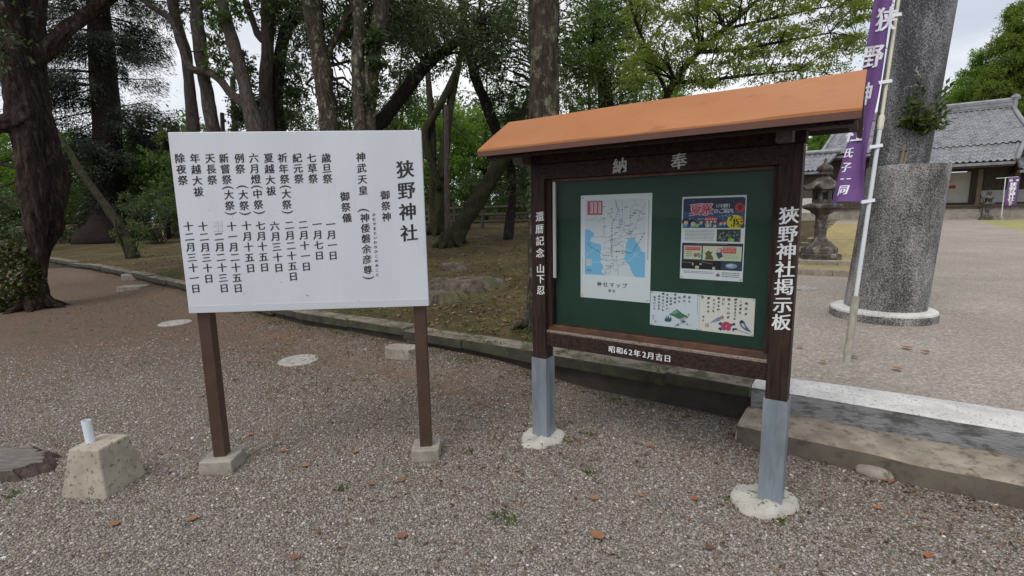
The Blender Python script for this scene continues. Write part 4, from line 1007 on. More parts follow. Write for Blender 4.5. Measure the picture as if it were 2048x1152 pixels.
# ================================================================== STONE LANTERNS
def lantern(base, h, label, rot=0.0):
    k = h / 2.1; t = empty('stone_lantern', base, label, 'stone lantern', 'stone lanterns in the shrine court')
    ca_, sa_ = math.cos(rot), math.sin(rot); ax = EX * ca_ + NY * sa_; ay = -EX * sa_ + NY * ca_
    L_ = M_['lantern_stone']
    m = MB(); m.lathe(base - ZZ * .03, [(.50 * k, 0), (.50 * k, .13 * k), (.46 * k, .15 * k)], 4, ax=ax, ay=ay, rot=.785); m.lathe(base + ZZ * .12 * k, [(.37 * k, 0), (.37 * k, .10 * k), (.30 * k, .16 * k), (.20 * k, .26 * k)], 6, ax=ax, ay=ay); m.build('base', L_, t, bevel=.012 * k)
    m = MB(); m.lathe(base, [(.16 * k, .36 * k), (.15 * k, .42 * k), (.118 * k, .46 * k), (.115 * k, .66 * k), (.136 * k, .68 * k), (.136 * k, .74 * k), (.115 * k, .76 * k), (.12 * k, .94 * k), (.18 * k, .99 * k)], 20, ax=ax, ay=ay); m.build('shaft', L_, t, bevel=.006 * k)
    m = MB(); m.lathe(base, [(.20 * k, .98 * k), (.25 * k, 1.05 * k), (.39 * k, 1.10 * k), (.40 * k, 1.17 * k), (.24 * k, 1.21 * k)], 6, ax=ax, ay=ay); m.build('platform', L_, t, bevel=.012 * k)
    m = MB(); z0, z1, r_ = 1.215 * k, 1.50 * k, .21 * k
    for i in range(6):        # fire box: six corner posts with dark openings
        a = i * math.pi / 3 + rot; b = a + math.pi / 3
        Pa = base + (EX * math.cos(a) + NY * math.sin(a)) * r_; Pb = base + (EX * math.cos(b) + NY * math.sin(b)) * r_
        pts = []
        for u0, u1, y0, y1 in ((0, .26, z0, z1), (.74, 1, z0, z1), (.26, .74, z0, z0 + .07 * k), (.26, .74, z1 - .06 * k, z1)):
            q0 = Pa + (Pb - Pa) * u0; q1 = Pa + (Pb - Pa) * u1
            inn = unit(base - (Pa + Pb) / 2) * .045 * k
            m.hull([q0 + ZZ * y0, q1 + ZZ * y0, q1 + inn + ZZ * y0, q0 + inn + ZZ * y0], [q0 + ZZ * y1, q1 + ZZ * y1, q1 + inn + ZZ * y1, q0 + inn + ZZ * y1])
    m.lathe(base, [(.12 * k, z0), (.12 * k, z1)], 6, ax=ax, ay=ay)
    m.build('fire_box', L_, t)
    m = MB(); vs = []; nn = 24                                # curling hexagonal roof
    for rr, zz, lift in ((.10, 1.80, 0), (.15, 1.735, 0), (.25, 1.645, .01), (.355, 1.565, .035), (.40, 1.545, .065), (.40, 1.505, .065), (.33, 1.495, .03), (.18, 1.50, 0)):
        for j in range(nn):
            a = 2 * math.pi * j / nn + rot; hexr = math.cos(math.pi / 6) / math.cos((a - rot) % (math.pi / 3) - math.pi / 6); c_ = abs(math.cos(3 * (a - rot)))
            vs.append(base + (EX * math.cos(a) + NY * math.sin(a)) * rr * k * (hexr * .9 + .1) + ZZ * k * (zz + lift * max(0, math.cos(6 * (a - rot))) ** 2))
    m.add(vs, [(i * nn + (j + 1) % nn, i * nn + j, (i + 1) * nn + j, (i + 1) * nn + (j + 1) % nn) for i in range(7) for j in range(nn)] + [tuple(range(nn)), tuple(7 * nn + j for j in range(nn))[::-1]])
    m.build('roof', L_, t, bevel=.006 * k)
    m = MB(); m.lathe(base, [(.11 * k, 1.795 * k), (.15 * k, 1.82 * k), (.155 * k, 1.86 * k), (.10 * k, 1.885 * k), (.15 * k, 1.91 * k), (.155 * k, 1.96 * k), (.12 * k, 2.01 * k), (.05 * k, 2.045 * k), (.03 * k, 2.09 * k), (.035 * k, 2.13 * k), (.005 * k, 2.18 * k)], 18); m.build('finial', L_, t, smooth=True)
    return t
PLn = hit(1637, 516)
lantern(PLn, 2.14, 'tall dark weathered stone lantern between the notice board and the stone pillar', .3)
PLf = W(4.86, 33.55); PLf[2] = float(terr(PLf[0], PLf[1]))
lantern(PLf, 1.42, 'small pale stone lantern in front of the shrine hall steps', .1)

# ================================================================== SHRINE HALL
TH = 34.84; HG = .80
HB = W(2, TH, HG)
hall = empty('shrine_hall', HB, 'old timber shrine hall with a large grey tiled roof', 'shrine')
def hbox(mb, *a): mb.span(*a)
def tiles(s0, s1, sl0, sl1, t0, z0, t1, z1, pitch=.26, course=.32, curve=.0, flare=0.0):
    """tiled slope: rolls along the slope and stepped courses; left/right edges may run slanted"""
    m = MB(); ln = math.hypot(t1 - t0, z1 - z0); nc = max(2, int(ln / course)); nr = int((max(s1, sl1) - min(s0, sl0)) / pitch); per = 6
    nrm = unit(np.array([0, -(z1 - z0), t1 - t0])); vs = []; w = nr * per + 1
    rows = []
    for c in range(nc):
        for e_ in (0, 1): rows.append(((c + e_ * .999) / nc, (.035 if e_ == 0 else 0.0)))
    for b, lift in rows:
        a0 = s0 + (sl0 - s0) * b; a1 = s1 + (sl1 - s1) * b
        for i in range(w):
            u = i / (w - 1); ph = (i % per) / per; h = .055 * max(0, math.sin(ph * 2 * math.pi)) - .02 * max(0, -math.sin(ph * 2 * math.pi)) + lift
            s_ = a0 + (a1 - a0) * u; z = z0 + (z1 - z0) * b - curve * 4 * b * (1 - b) + flare * (abs(2 * u - 1) ** 4) * (1 - b)
            vs.append(W(s_, t0 + (t1 - t0) * b, z + h))
    nr_ = len(rows); fs = [(j * w + i, j * w + i + 1, (j + 1) * w + i + 1, (j + 1) * w + i) for j in range(nr_ - 1) for i in range(w - 1)]
    m.add(vs, fs); lo = []
    base_ = [v - ZZ * .16 for v in np.array(vs)[[0, w - 1, (nr_ - 1) * w, nr_ * w - 1]]]
    m.add([W(s0 + .05, t0 + .02, z0 - .03), W(s1 - .05, t0 + .02, z0 - .03), W(s1 - .05, t0 + .02, z0 - .16), W(s0 + .05, t0 + .02, z0 - .16), W(sl0 + .05, t1, z1 - .16), W(sl1 - .05, t1, z1 - .16)], [(0, 1, 2, 3), (3, 2, 5, 4)])
    return m
# roof
m = tiles(-2.45, 6.62, -1.75, 6.05, 35.05, 4.50, 38.3, 6.72, curve=.10, flare=.10); rf = m.build('roof', M_['tile'], hall)
m = MB(); s_ = -2.45; m.add([W(-2.45, 41.5, 4.5), W(6.62, 41.5, 4.5), W(6.05, 38.3, 6.72), W(-1.75, 38.3, 6.72)], [(0, 1, 2, 3)]); m.build('roof', M_['tile'], hall)
m = tiles(1.0, 5.74, 1.0, 6.15, 33.85, 3.60, 35.25, 4.60, curve=.02); m.build('porch_roof', M_['tile'], hall)
m = MB()
for i in range(4): m.span(-1.85 - .02 * (i % 2), 6.10 + .02 * (i % 2), 38.12 - .02 * (i % 2), 38.48 + .02 * (i % 2), 6.66 + .09 * i, 6.745 + .09 * i)
m.tube([W(-1.9, 38.3, 7.06), W(6.14, 38.3, 7.06)], .11, 10); m.build('ridge', M_['tile'], rf)
for s_ in (6.12, -1.87):
    m = MB(); m.span(s_ - .07, s_ + .07, 38.02, 38.58, 6.58, 7.10); m.lathe(W(s_, 38.3, 7.05), [(.20, 0), (.22, .12), (.10, .26), (.0, .30)], 10); m.build('ridge_end', M_['tile'], rf)
for sg, a, b in ((1, 6.62, 6.05), (-1, -2.45, -1.75)):
    m = MB(); P = [W(a + (b - a) * u - .04 * sg, 35.05 + 3.25 * u, 4.58 + 2.22 * u - .10 * 4 * u * (1 - u) + .1 * (1 - u)) for u in np.linspace(0, 1, 8)]; m.tube(P, .10, 8); m.build('verge', M_['tile'], rf, smooth=True)
m = MB(); P = [W(5.74 + .41 * u, 33.85 + 1.4 * u, 3.66 + 1.0 * u) for u in np.linspace(0, 1, 5)]; m.tube(P, .09, 8); m.build('verge', M_['tile'], rf, smooth=True)
# gable end closed below the verge, eaves boards
m = MB(); m.hull([W(6.0, 35.9, 4.6), W(6.0, 41, 4.6), W(6.0, 38.3, 6.5)], [W(6.04, 35.9, 4.6), W(6.04, 41, 4.6), W(6.04, 38.3, 6.5)]); m.build('gable', M_['hall_wood'], hall)
m = MB(); m.span(1.1, 5.66, 33.95, 34.05, 3.36, 3.50); m.span(1.1, 5.66, 34.2, 36.0, 3.40, 3.48)
for s_ in np.arange(1.2, 5.7, .22): m.span(s_, s_ + .07, 33.93, 35.6, 3.42 + .0, 3.50)
m.span(-2.2, 6.4, 35.15, 36.2, 4.24, 4.34); m.build('eaves', M_['hall_wood'], hall)
# body
PLZ = 1.44
m = MB(); m.span(-3.0, 9.5, TH + .25, 41.5, HG - .6, PLZ); m.build('plinth', M_['hall_stone'], hall, bevel=.02)
for i, (t0, z1) in enumerate(((TH - .55, .98), (TH - .28, 1.14), (TH, 1.30))):
    m = MB(); m.span(1.8, 4.74, t0, TH + .25, HG - .3, z1); m.build('stair', M_['hall_stone'], hall, bevel=.02)
m = MB(); m.span(-3.0, 9.5, TH + .1, TH + .5, PLZ, PLZ + .09); m.span(-2.9, 9.4, TH + .3, TH + 1.2, PLZ - .02, PLZ + .06); m.build('floor_edge', M_['hall_wood'], hall, bevel=.01)
TW = 36.04
m = MB(); m.span(-2.2, 3.10, TW, TW + .2, PLZ, 4.3); m.span(4.42, 9.4, TW, TW + .2, 2.26, 4.3); m.span(3.1, 4.42, TW, TW + .2, 3.30, 4.3); m.build('wall', M_['hall_wood'], hall)
m = MB(); m.span(4.84, 9.4, TW, TW + .15, PLZ + .20, 2.26); m.build('lower_wall', M_['plaster_grey'], hall)
m = MB(); m.span(4.42, 9.4, TW - .02, TW + .15, PLZ + .06, PLZ + .20); m.build('wall_sill', M_['hall_wood'], hall)
m = MB(); m.span(3.46, 4.42, TW + .02, TW + .12, PLZ + .22, 3.26); m.span(3.10, 3.44, TW + .06, TW + .12, PLZ + .22, 3.26); pn = m.build('door_panel', M_['plaster'], hall)
m = MB(); m.span(3.44, 4.44, TW + .0, TW + .14, PLZ + .06, PLZ + .22); m.span(4.42, 4.56, TW - .02, TW + .14, PLZ + .22, 3.3); m.build('door_frame', M_['hall_wood'], hall)
m = MB(); m.span(3.50, 3.86, TW - .004, TW + .018, 2.42, 2.58); m.build('notice', M_['red_notice'], pn)
m = MB(); m.span(3.54, 3.62, TW - .004, TW + .018, 2.72, 2.92); m.build('notice', M_['red_notice'], pn)
for s_, w, z1 in ((3.20, .17, 3.34), (4.72, .19, 3.34), (1.55, .17, 3.34), (6.1, .18, 3.4)):
    m = MB(); m.span(s_ - w / 2, s_ + w / 2, TH + .55, TH + .55 + w, PLZ + .02, z1); m.build('pillar', M_['hall_brown'], hall, bevel=.01)
for s_ in np.arange(4.95, 9.3, .48):
    m = MB(); m.span(s_, s_ + .035, TW - .03, TW, 2.26, 3.38); m.build('batten', M_['hall_wood'], hall)
m = MB(); m.span(5.9, 9.6, 34.55, 36.5, 3.05, 3.16); m.build('eaves', M_['hall_wood'], hall)
m = tiles(5.95, 9.6, 5.95, 9.6, 34.5, 3.20, 36.1, 4.15, curve=.0); m.build('side_roof', M_['tile'], hall)
m = MB(); m.tube([W(4.76, TH - .7, HG), W(4.76, TH - .7, 1.75)], .025, 8); m.tube([W(4.76, TH + .15, 1.3), W(4.76, TH + .15, 2.05)], .025, 8); m.tube([W(4.76, TH - .7, 1.72), W(4.76, TH + .15, 2.02)], .02, 8); m.build('handrail', M_['wire'], hall)

# annexe on the left of the hall
AN = W(-3.3, 33.6, .8)
an = empty('shrine_annexe', AN, 'low white walled annexe with a small tiled roof left of the shrine hall', 'building')
m = tiles(-4.6, -2.25, -4.5, -1.5, 33.4, 3.58, 35.0, 4.62); m.build('roof', M_['tile'], an)
m = MB(); m.tube([W(-4.6, 35.0, 4.72), W(-1.4, 35.0, 4.74)], .14, 10); m.build('ridge', M_['tile'], an)
m = MB(); m.span(-4.3, -2.3, 34.0, 36.5, .7, 2.1); m.build('wall', M_['plaster'], an)
m = MB(); m.span(-4.3, -2.3, 33.98, 36.5, 2.1, 3.5)
for s_ in (-4.3, -3.3, -2.4): m.span(s_, s_ + .12, 33.93, 34.0, .8, 3.5)
m.build('upper_wall', M_['hall_wood'], an)
m = MB(); m.span(-4.6, -1.2, 33.7, 34.3, .4, 1.25); m.build('plinth', M_['hall_stone'], an, bevel=.02)

# small banner before the hall
FBp = W(5.34, 33.2); FBp[2] = float(terr(FBp[0], FBp[1]))
fb = empty('small_nobori', FBp, 'small distant purple banner with white lettering on a white pole by the shrine hall', 'banner')
m = MB(); m.tube([FBp, FBp + ZZ * 2.0 - EX * .03], .022, 8); m.tube([FBp + ZZ * 1.96 - EX * .36, FBp + ZZ * 2.0 + EX * .40], .014, 8); m.build('pole', M_['pole_white'], fb)
m = MB(); m.lathe(FBp, [(.12, -.05), (.12, .12), (.04, .14)], 10); m.build('base_block', M_['hall_stone'], fb)
f0 = FBp + ZZ * .62 + EX * .03
def fcl(x, z, off=0): return f0 + EX * (x + .03 * z) + ZZ * z - NY * (.03 * math.sin(5 * x + 2 * z) + off)
m = MB(); m.add([fcl(.40 * i / 5, 1.36 * j / 12) for j in range(13) for i in range(6)], [(j * 6 + i, j * 6 + i + 1, (j + 1) * 6 + i + 1, (j + 1) * 6 + i) for j in range(12) for i in range(5)])
sm = m.build('cloth', M_['purple'], fb, smooth=True)
sm.modifiers.new('solid', 'SOLIDIFY').thickness = .004
mb = MB()
for ch, x, z, sz in (('狭', .2, 1.02, .24), ('野', .2, .80, .24), ('神', .2, .58, .24), ('社', .2, .36, .24), ('氏', .2, .20, .12), ('子', .2, .10, .12)):
    letter(mb, ch, None, None, None, sz, None, fn=lambda P, a, b, k: fcl(x + a, z + b, k + .012), bold=.12)
letter(mb, '奉', None, None, None, .12, None, fn=lambda P, a, b, k: fcl(.32 + a, 1.22 + b, k + .012), bold=.12); letter(mb, '納', None, None, None, .12, None, fn=lambda P, a, b, k: fcl(.10 + a, 1.22 + b, k + .012), bold=.12)
mb.build('lettering', M_['fabric_white'], fb)

# ================================================================== SMALL THINGS ON THE LOT
def frustum(name, px4, top4, zt, m):
    b = [gzero(*p) for p in px4]
    return b
def gzero(px, py, z=0.0):
    d = ray(px, py); return CAM + d * ((z - 1.6) / d[2])
bc = np.array([-2.525, 2.86, 0]); bx = unit(np.array([.985, -.10, 0])); by = np.cross(ZZ, bx)
blk = empty('concrete_block', bc, 'tapered weathered concrete block with a short grey pipe standing in it', 'concrete block')
m = MB(); q = np.random.default_rng(4)
ring = lambda h, z: [bc + bx * a * h[0] + by * b * h[1] + ZZ * z + np.append(q.normal(0, .002, 2), 0) for a, b in ((-1, -1), (1, -1), (1, 1), (-1, 1))]
m.hull(ring((.150, .155), -.05), ring((.094, .108), .272)); m.build('block', M_['block_conc'], blk, bevel=.012, seg=3)
m = MB(); c = bc + bx * -.035 - by * .005; axp = unit(ZZ - bx * .07)
th = np.linspace(0, 2 * np.pi, 20, endpoint=False)
rings = [(.0245, .255), (.0245, .408), (.021, .408), (.021, .26)]
m.add([c + axp * z + bx * r_ * math.cos(t) + by * r_ * math.sin(t) for r_, z in rings for t in th], [(i * 20 + j, i * 20 + (j + 1) % 20, (i + 1) * 20 + (j + 1) % 20, (i + 1) * 20 + j) for i in range(3) for j in range(20)])
m.build('pipe', M_['pvc'], blk, smooth=False)

sc_ = np.array([-3.56, 3.03, 0])
m = MB(); q = np.random.default_rng(14); nn = 96; th = np.linspace(0, 2 * np.pi, nn, endpoint=False); sh = 1 + .10 * np.sin(3 * th + .5) + .07 * np.sin(5 * th + 2) + .04 * np.sin(13 * th) + .035 * np.sin(29 * th + 1) + .02 * q.normal(size=nn)
vs = []; kz = [(.54, -.03), (.50, .03), (.47, .06), (.455, .082)] + [(k_, .088) for k_ in np.linspace(.44, 0, 12)]; kz = [(k_ * .92, z_ * .68) for k_, z_ in kz]
for kk, zz in kz:
    for a, s_ in zip(th, sh):
        X_, Y_ = math.cos(a) * kk * s_ * 1.02, math.sin(a) * kk * s_ * .60
        z_ = zz + (.018 * vnoise(X_, Y_, 40, 5) + .010 * vnoise(X_ * .4, Y_, 41, 30)) * (kk < .5) + .05 * smooth(.2, .44, kk) * max(0, math.cos(a - .3)) ** 4 * (zz > .07)
        ck = min(abs(math.sin(a * 1.0 - .9 + .4 * kk)), abs(math.sin(a - 2.4 - .5 * kk))); z_ -= .03 * max(0, 1 - ck / .06) * (zz > .07) * (kk > .08)
        vs.append(sc_ + np.array([X_, Y_, z_]))
fs = [(i * nn + j, i * nn + (j + 1) % nn, (i + 1) * nn + (j + 1) % nn, (i + 1) * nn + j) for i in range(len(kz) - 1) for j in range(nn)]
m.add(vs, fs); m.m = [1 if i < 3 * nn else 0 for i in range(len(fs))]
tag(m.build('tree_stump', [M_['stump_top'], M_['stump_side']], origin=sc_), 'low grey weathered tree stump beside the concrete block', 'tree stump')

for c, r_m, lab in ((gzero(350, 645), .225, 'pale round manhole cover behind the left post of the white sign'), (gzero(597, 720), .215, 'pale round manhole cover on the gravel below the white sign'), (hit(1604, 577), .20, 'pale round manhole cover on the gravel court by the stone lantern')):
    m = MB(); c = c.copy(); c[2] = float(ground(c[0], c[1]))
    m.lathe(c, [(r_m, -.03), (r_m, .012), (r_m - .012, .018), (r_m - .018, .012), (r_m - .03, .012), (r_m - .036, .017), (.10, .017), (.095, .012), (.085, .012), (.08, .017), (.005, .017)], 40)
    for a in np.arange(0, 6.28, .52): m.box(c + np.array([math.cos(a), math.sin(a), 0]) * r_m * .66 + ZZ * .018, (.05, .012, .006), np.array([math.cos(a), math.sin(a), 0]), np.array([-math.sin(a), math.cos(a), 0]), ZZ)
    tag(m.build('manhole_cover', M_['manhole'], origin=c), lab, 'manhole cover', 'round manhole covers')

def slab(c, w, d, h, rot, tilt, lab, seed):
    c = c.copy(); c[2] = float(low(c[0], c[1])); q = np.random.default_rng(seed); ax = np.array([math.cos(rot), math.sin(rot), 0]); ay = np.cross(ZZ, ax); up = unit(ZZ + ax * tilt); m = MB()
    n_ = 10; th = np.linspace(0, 2 * np.pi, n_, endpoint=False) + .3
    sq = lambda t: 1 / max(abs(math.cos(t)), abs(math.sin(t))) * .5
    rr = [sq(t) * (1 + q.normal() * .05) for t in th]
    bt = [c + ax * math.cos(t) * r_ * w + ay * math.sin(t) * r_ * d + ZZ * (-.06) for t, r_ in zip(th, rr)]
    tp_ = [c + ax * math.cos(t) * r_ * w * .97 + ay * math.sin(t) * r_ * d * .97 + ZZ * (h + tilt * math.cos(t) * r_ * w + q.normal() * .004) for t, r_ in zip(th, rr)]
    m.hull(bt, tp_); tag(m.build('stone_slab', M_['slab'], origin=c, bevel=.01), lab, 'stone slab', 'loose slabs at the foot of the kerb')
slab(gzero(806, 722), .42, .22, .085, BA + .2, .03, 'broken concrete slab lying in front of the kerb behind the right sign post', 1)
slab(gzero(846, 702), .38, .22, .11, BA + .1, 0, 'flat grey stone slab leaning on the kerb behind the right sign post', 2)
slab(gzero(266, 582), .62, .40, .06, .1, 0, 'thin flat stone slab lying nearer the camera before the far left kerb', 3)
slab(gzero(270, 567), .52, .42, .12, .2, 0, 'raised square stone slab against the far left kerb', 4)
c = gzero(1748, 945); m = MB(); m.lathe(c, [(.075, -.03), (.08, .01), (.06, .035), (.02, .045)], 12, ax=EX * 1.3, ay=NY * .8); tag(m.build('field_stone', M_['slab'], origin=c, smooth=True), 'small rounded stone at the foot of the lower concrete step', 'stone')

# ================================================================== TREES
def stem(pts, d, base=None):
    """picture polyline (px, py, width px[, depth]) turned into a stem; base: ground point where it stands"""
    P, r_ = px_path(pts, d)
    return P, r_
def rooted(bx, by, w, pts, d=None, dz=0.0):
    """a stem whose foot stands on the ground seen at (bx, by)"""
    H = hit(bx, by); d0 = float((H - CAM) @ FW); d = d or d0
    return px_path([(bx, by, w, d0)] + [p if len(p) > 3 else (*p, d) for p in pts], d)
rt = np.random.default_rng(77)

# --- great gnarled tree at the left edge
A = rooted(66, 618, 56, [(70, 570, 32), (72, 500, 27), (70, 430, 34), (62, 350, 44), (52, 260, 46), (36, 160, 46), (18, 70, 46), (2, -40, 46), (-10, -240, 46), (-40, -520, 30)])
d1 = float((A[0][0] - CAM) @ FW)
Bs = px_path([(80, 560, 18, d1 + .35), (84, 500, 27, d1 + .4), (98, 440, 44, d1 + .4), (106, 380, 46, d1 + .4), (94, 300, 42, d1 + .4), (76, 210, 38, d1 + .35), (64, 110, 40, d1 + .4), (64, 10, 46, d1 + .5), (86, -120, 60, d1 + .6), (110, -420, 36, d1 + 1)], d1)
C1 = px_path([(62, 150, 20, d1 + .35), (84, 112, 28, d1 + .4), (120, 72, 24, d1 + .6), (170, 30, 24, d1 + 1.1), (240, -20, 18, d1 + 1.6), (330, -90, 12, d1 + 2)], d1)
C2 = px_path([(56, 225, 40, d1), (20, 245, 34, d1 - .2), (-30, 240, 26, d1 - .4), (-90, 200, 18, d1 - .5)], d1)
cl = blobs(-40, 40, d1 + .5, 130, 90, 1.6, 16, .5, .8, rt) + blobs(60, -330, d1 + 1, 420, 190, 3.0, 60, .7, 1.1, rt) + blobs(20, -5, d1 + 1.5, 60, 25, .8, 5, .35, .5, rt) + blobs(-60, 330, d1 + 1.5, 70, 90, .8, 9, .4, .6, rt)
T1 = tree('gnarled_tree', 'huge gnarled reddish tree with twisted double trunk and ivy at its foot', [A, Bs, C1, C2], M_['bark_red'], cl, M_['leaf_dark'], L=.10, twigs=14, per=10, seed=1, roots=7, wob=.24, sides=34, lob=.06)
r_ = np.random.default_rng(31); n_ = 2600
pc = np.array([at(22, 560, d1 - .15)]); V_ = unit(r_.normal(size=(n_, 3))) * [.52, .40, .75] * (r_.uniform(.55, 1, n_) ** .5)[:, None] + pc
V_[:, 2] = np.maximum(V_[:, 2], .03)
leaf_object([leaf_arrays(V_, unit(r_.normal(size=(n_, 3)) + [0, -.4, -.3]), unit(V_ - pc + r_.normal(size=(n_, 3)) * .3), r_.uniform(.05, .10, n_), .8)], 'ivy', M_['ivy'], T1)

# --- tall dark cedar behind it
D = rooted(216, 484, 108, [(219, 440, 66), (219, 380, 52), (216, 280, 46), (208, 160, 43), (200, 60, 39), (194, -40, 36), (186, -250, 34), (176, -520, 16)])
d2 = float((D[0][0] - CAM) @ FW)
def cedar_boughs(base_path, ys, d, reach_l, reach_r, n, r_, per=900):
    """drooping feathery boughs in tiers; returns limb paths and needle sprays"""
    limbs = []; Vs = []
    for i in range(n):
        py = r_.uniform(*ys); j = int(np.argmin(abs(base_path[:, 2] - at(210, py, d)[2]))); A_ = base_path[j]
        ang = r_.uniform(0, 2 * np.pi); ln = r_.uniform(.6, 1.0) * (reach_r if math.cos(ang) > 0 else reach_l)
        dv = np.array([math.cos(ang), math.sin(ang), 0]); u = np.linspace(0, 1, 8)[:, None]
        P = A_ + dv * ln * u + ZZ * (ln * (r_.uniform(-.1, .14) * u - .22 * u * u + .12 * u ** 4)); limbs.append((P, np.linspace(.05, .012, 8)))
        k = int(per * ln / 3); uu = r_.uniform(.18, 1, k) ** .8; ii_ = np.minimum((uu * 7).astype(int), 6); fr = (uu * 7 - ii_)[:, None]
        pp = P[ii_] * (1 - fr) + P[ii_ + 1] * fr; sd = np.cross(dv, ZZ); w = (1.0 * (1 - .55 * uu) * r_.uniform(-1, 1, k))[:, None]
        pos = pp + sd * w + dv * np.abs(w) * .5 - ZZ * (np.abs(w) ** 1.3 * .5 + r_.exponential(.30, k)[:, None]) + r_.normal(0, .11, (k, 1)) * ZZ
        ld = unit(dv * .6 + sd * np.sign(w) * .7 + r_.normal(size=(k, 3)) * .30 - ZZ * .45)
        Vs.append(leaf_arrays(pos, ld, unit(ZZ + r_.normal(size=(k, 3)) * .5), r_.uniform(.09, .22, k), .22))
    return limbs, Vs
r_ = np.random.default_rng(41)
lb, Vs = cedar_boughs(D[0], (-330, 340), d2, 4.2, 3.5, 120, r_, 1250)
lb2, Vs2 = cedar_boughs(D[0], (330, 450), d2, 1.7, 1.6, 22, r_, 1100)
T2 = empty('cedar_tree', D[0][0], 'tall straight dark cedar with drooping feathery boughs behind the gnarled tree', 'tree')
mb = MB(); Pd = D[0].copy(); Pd[0] -= ZZ * .2; mb.tube(Pd, D[1], 20, wob=.05, lob=.08, seed=4)
for P, r__ in lb + lb2: mb.tube(P, r__, 5, cap=False)
mb.build('trunk', M_['bark_cedar'], T2, smooth=True); leaf_object(Vs + Vs2, 'crown', M_['needle'], T2)

def slim(name, label, stems, bark_k, clumps, leaf_k, L=.10, twigs=13, per=11, seed=0, group='trees in the shrine wood', **k):
    return tree(name, label, stems, M_[bark_k], clumps, M_[leaf_k], L=L, twigs=twigs, per=per, group=group, seed=seed, **k)

# --- thin leaning stem with suckers, in front of the cedar
S3 = rooted(268, 516, 22, [(255, 480, 18), (232, 440, 16), (195, 390, 14), (160, 340, 12), (128, 285, 9), (100, 240, 6)])
d3 = float((S3[0][0] - CAM) @ FW)
suck = [px_path([(262 + k * 4, 512, 5, d3), (258 + k * 6 - 10, 470, 4, d3 + .1 * k), (254 + k * 7 - 10, 425 + (k % 3) * 12, 2.5, d3 + .15 * k)], d3) for k in range(-2, 4)]
slim('leaning_sapling', 'thin bare stem leaning left with a thicket of suckers at its foot', [S3] + suck, 'bark_moss', blobs(262, 455, d3, 50, 45, .5, 6, .25, .4, rt) + blobs(110, 270, d3, 40, 40, .6, 5, .35, .5, rt), 'leaf_mid', L=.07, seed=3)

# --- the slender grey stems standing behind the white sign
def vert(xb, pts, w, d):
    """stem hidden by the sign lower down: follow the picture and set the foot on the ground at that depth"""
    P = at(xb, 400, d); z = float(ground(P[0], P[1])); dP = np.array([P[0], P[1], z])
    q, r_ = px_path(pts, d); return np.vstack([dP, dP * .5 + q[0] * .5, q]), np.concatenate([[w / 2 * d / F * 1.25, w / 2 * d / F], r_])
S = vert(392, [(386, 262, 22), (379, 170, 20), (372, 110, 20), (357, 60, 20), (345, 0, 20), (335, -140, 18), (318, -420, 12)], 25, 12.5)
S2 = px_path([(371, 118, 20), (388, 140, 18), (404, 142, 18)], 12.4)
slim('slender_tree', 'slender grey stem rising above the upper left corner of the white sign', [S], 'bark_grey', blobs(320, -250, 12.5, 190, 170, 2.4, 34, .5, .85, rt) + blobs(370, 15, 12.5, 80, 34, .9, 10, .3, .5, rt), 'leaf_dark', seed=5)
S = vert(440, [(427, 262, 25), (416, 200, 23), (406, 140, 23), (398, 80, 23), (392, 0, 22), (386, -140, 20), (392, -420, 12)], 28, 12.0)
slim('slender_tree', 'grey curved stem second from the left above the white sign', [S], 'bark_grey', blobs(430, -260, 12, 190, 170, 2.4, 34, .5, .85, rt), 'leaf_dark', seed=6)
S = vert(540, [(512, 262, 32), (500, 215, 28), (484, 150, 24), (466, 85, 23), (448, 20, 21), (430, -80, 20), (400, -350, 12)], 34, 11.5)
Sl = px_path([(505, 235, 17), (488, 210, 17), (460, 185, 15), (436, 156, 15), (412, 143, 15), (388, 140, 14), (374, 124, 13), (362, 85, 12), (340, 38, 11), (310, 18, 10), (282, -6, 10), (250, -60, 6)], 11.6)
slim('slender_tree', 'leaning grey stem with a long crooked side limb above the white sign', [S, Sl], 'bark_grey', blobs(420, -260, 11.5, 220, 180, 2.4, 36, .5, .85, rt) + blobs(440, 12, 11.5, 40, 34, .8, 7, .25, .42, rt) + blobs(560, 10, 12.5, 60, 36, .8, 8, .25, .42, rt) + blobs(432, 112, 11.8, 34, 30, .5, 6, .22, .36, rt) + blobs(500, 135, 12, 26, 24, .5, 5, .22, .36, rt), 'leaf_mid', seed=7)
S = vert(540, [(538, 262, 26), (532, 190, 24), (534, 120, 24), (536, 50, 24), (536, -60, 22), (540, -350, 12)], 28, 13.0)
Sl = px_path([(528, 82, 14), (514, 66, 13), (505, 40, 12), (494, 10, 12), (484, -40, 8)], 13)
slim('slender_tree', 'upright grey trunk with a thin forked limb on its left above the white sign', [S, Sl], 'bark_grey', blobs(520, -240, 13, 200, 170, 2.4, 34, .5, .85, rt) + blobs(560, 30, 13.2, 70, 50, .9, 16, .3, .5, rt), 'leaf_dark', seed=8)
S = vert(562, [(560, 262, 20), (556, 200, 20), (558, 140, 21), (566, 80, 23), (584, 45, 22), (604, 20, 20), (625, -20, 18), (660, -160, 12)], 22, 13.2)
slim('slender_tree', 'dark crooked trunk bending right behind the upright grey trunk', [S], 'bark_dark', blobs(600, -220, 13.2, 170, 150, 2.0, 26, .5, .85, rt) + blobs(575, 190, 13.5, 50, 75, .8, 22, .28, .5, rt) + blobs(505, 225, 13.8, 55, 42, .7, 18, .28, .48, rt), 'leaf_dark', seed=9)
S = vert(680, [(660, 262, 36), (652, 215, 34), (646, 150, 33), (636, 90, 34), (626, 20, 36), (614, -80, 32), (590, -380, 18)], 38, 10.5)
Sl = px_path([(650, 118, 15), (668, 82, 14), (692, 40, 13), (706, 0, 12), (720, -90, 8)], 10.6)
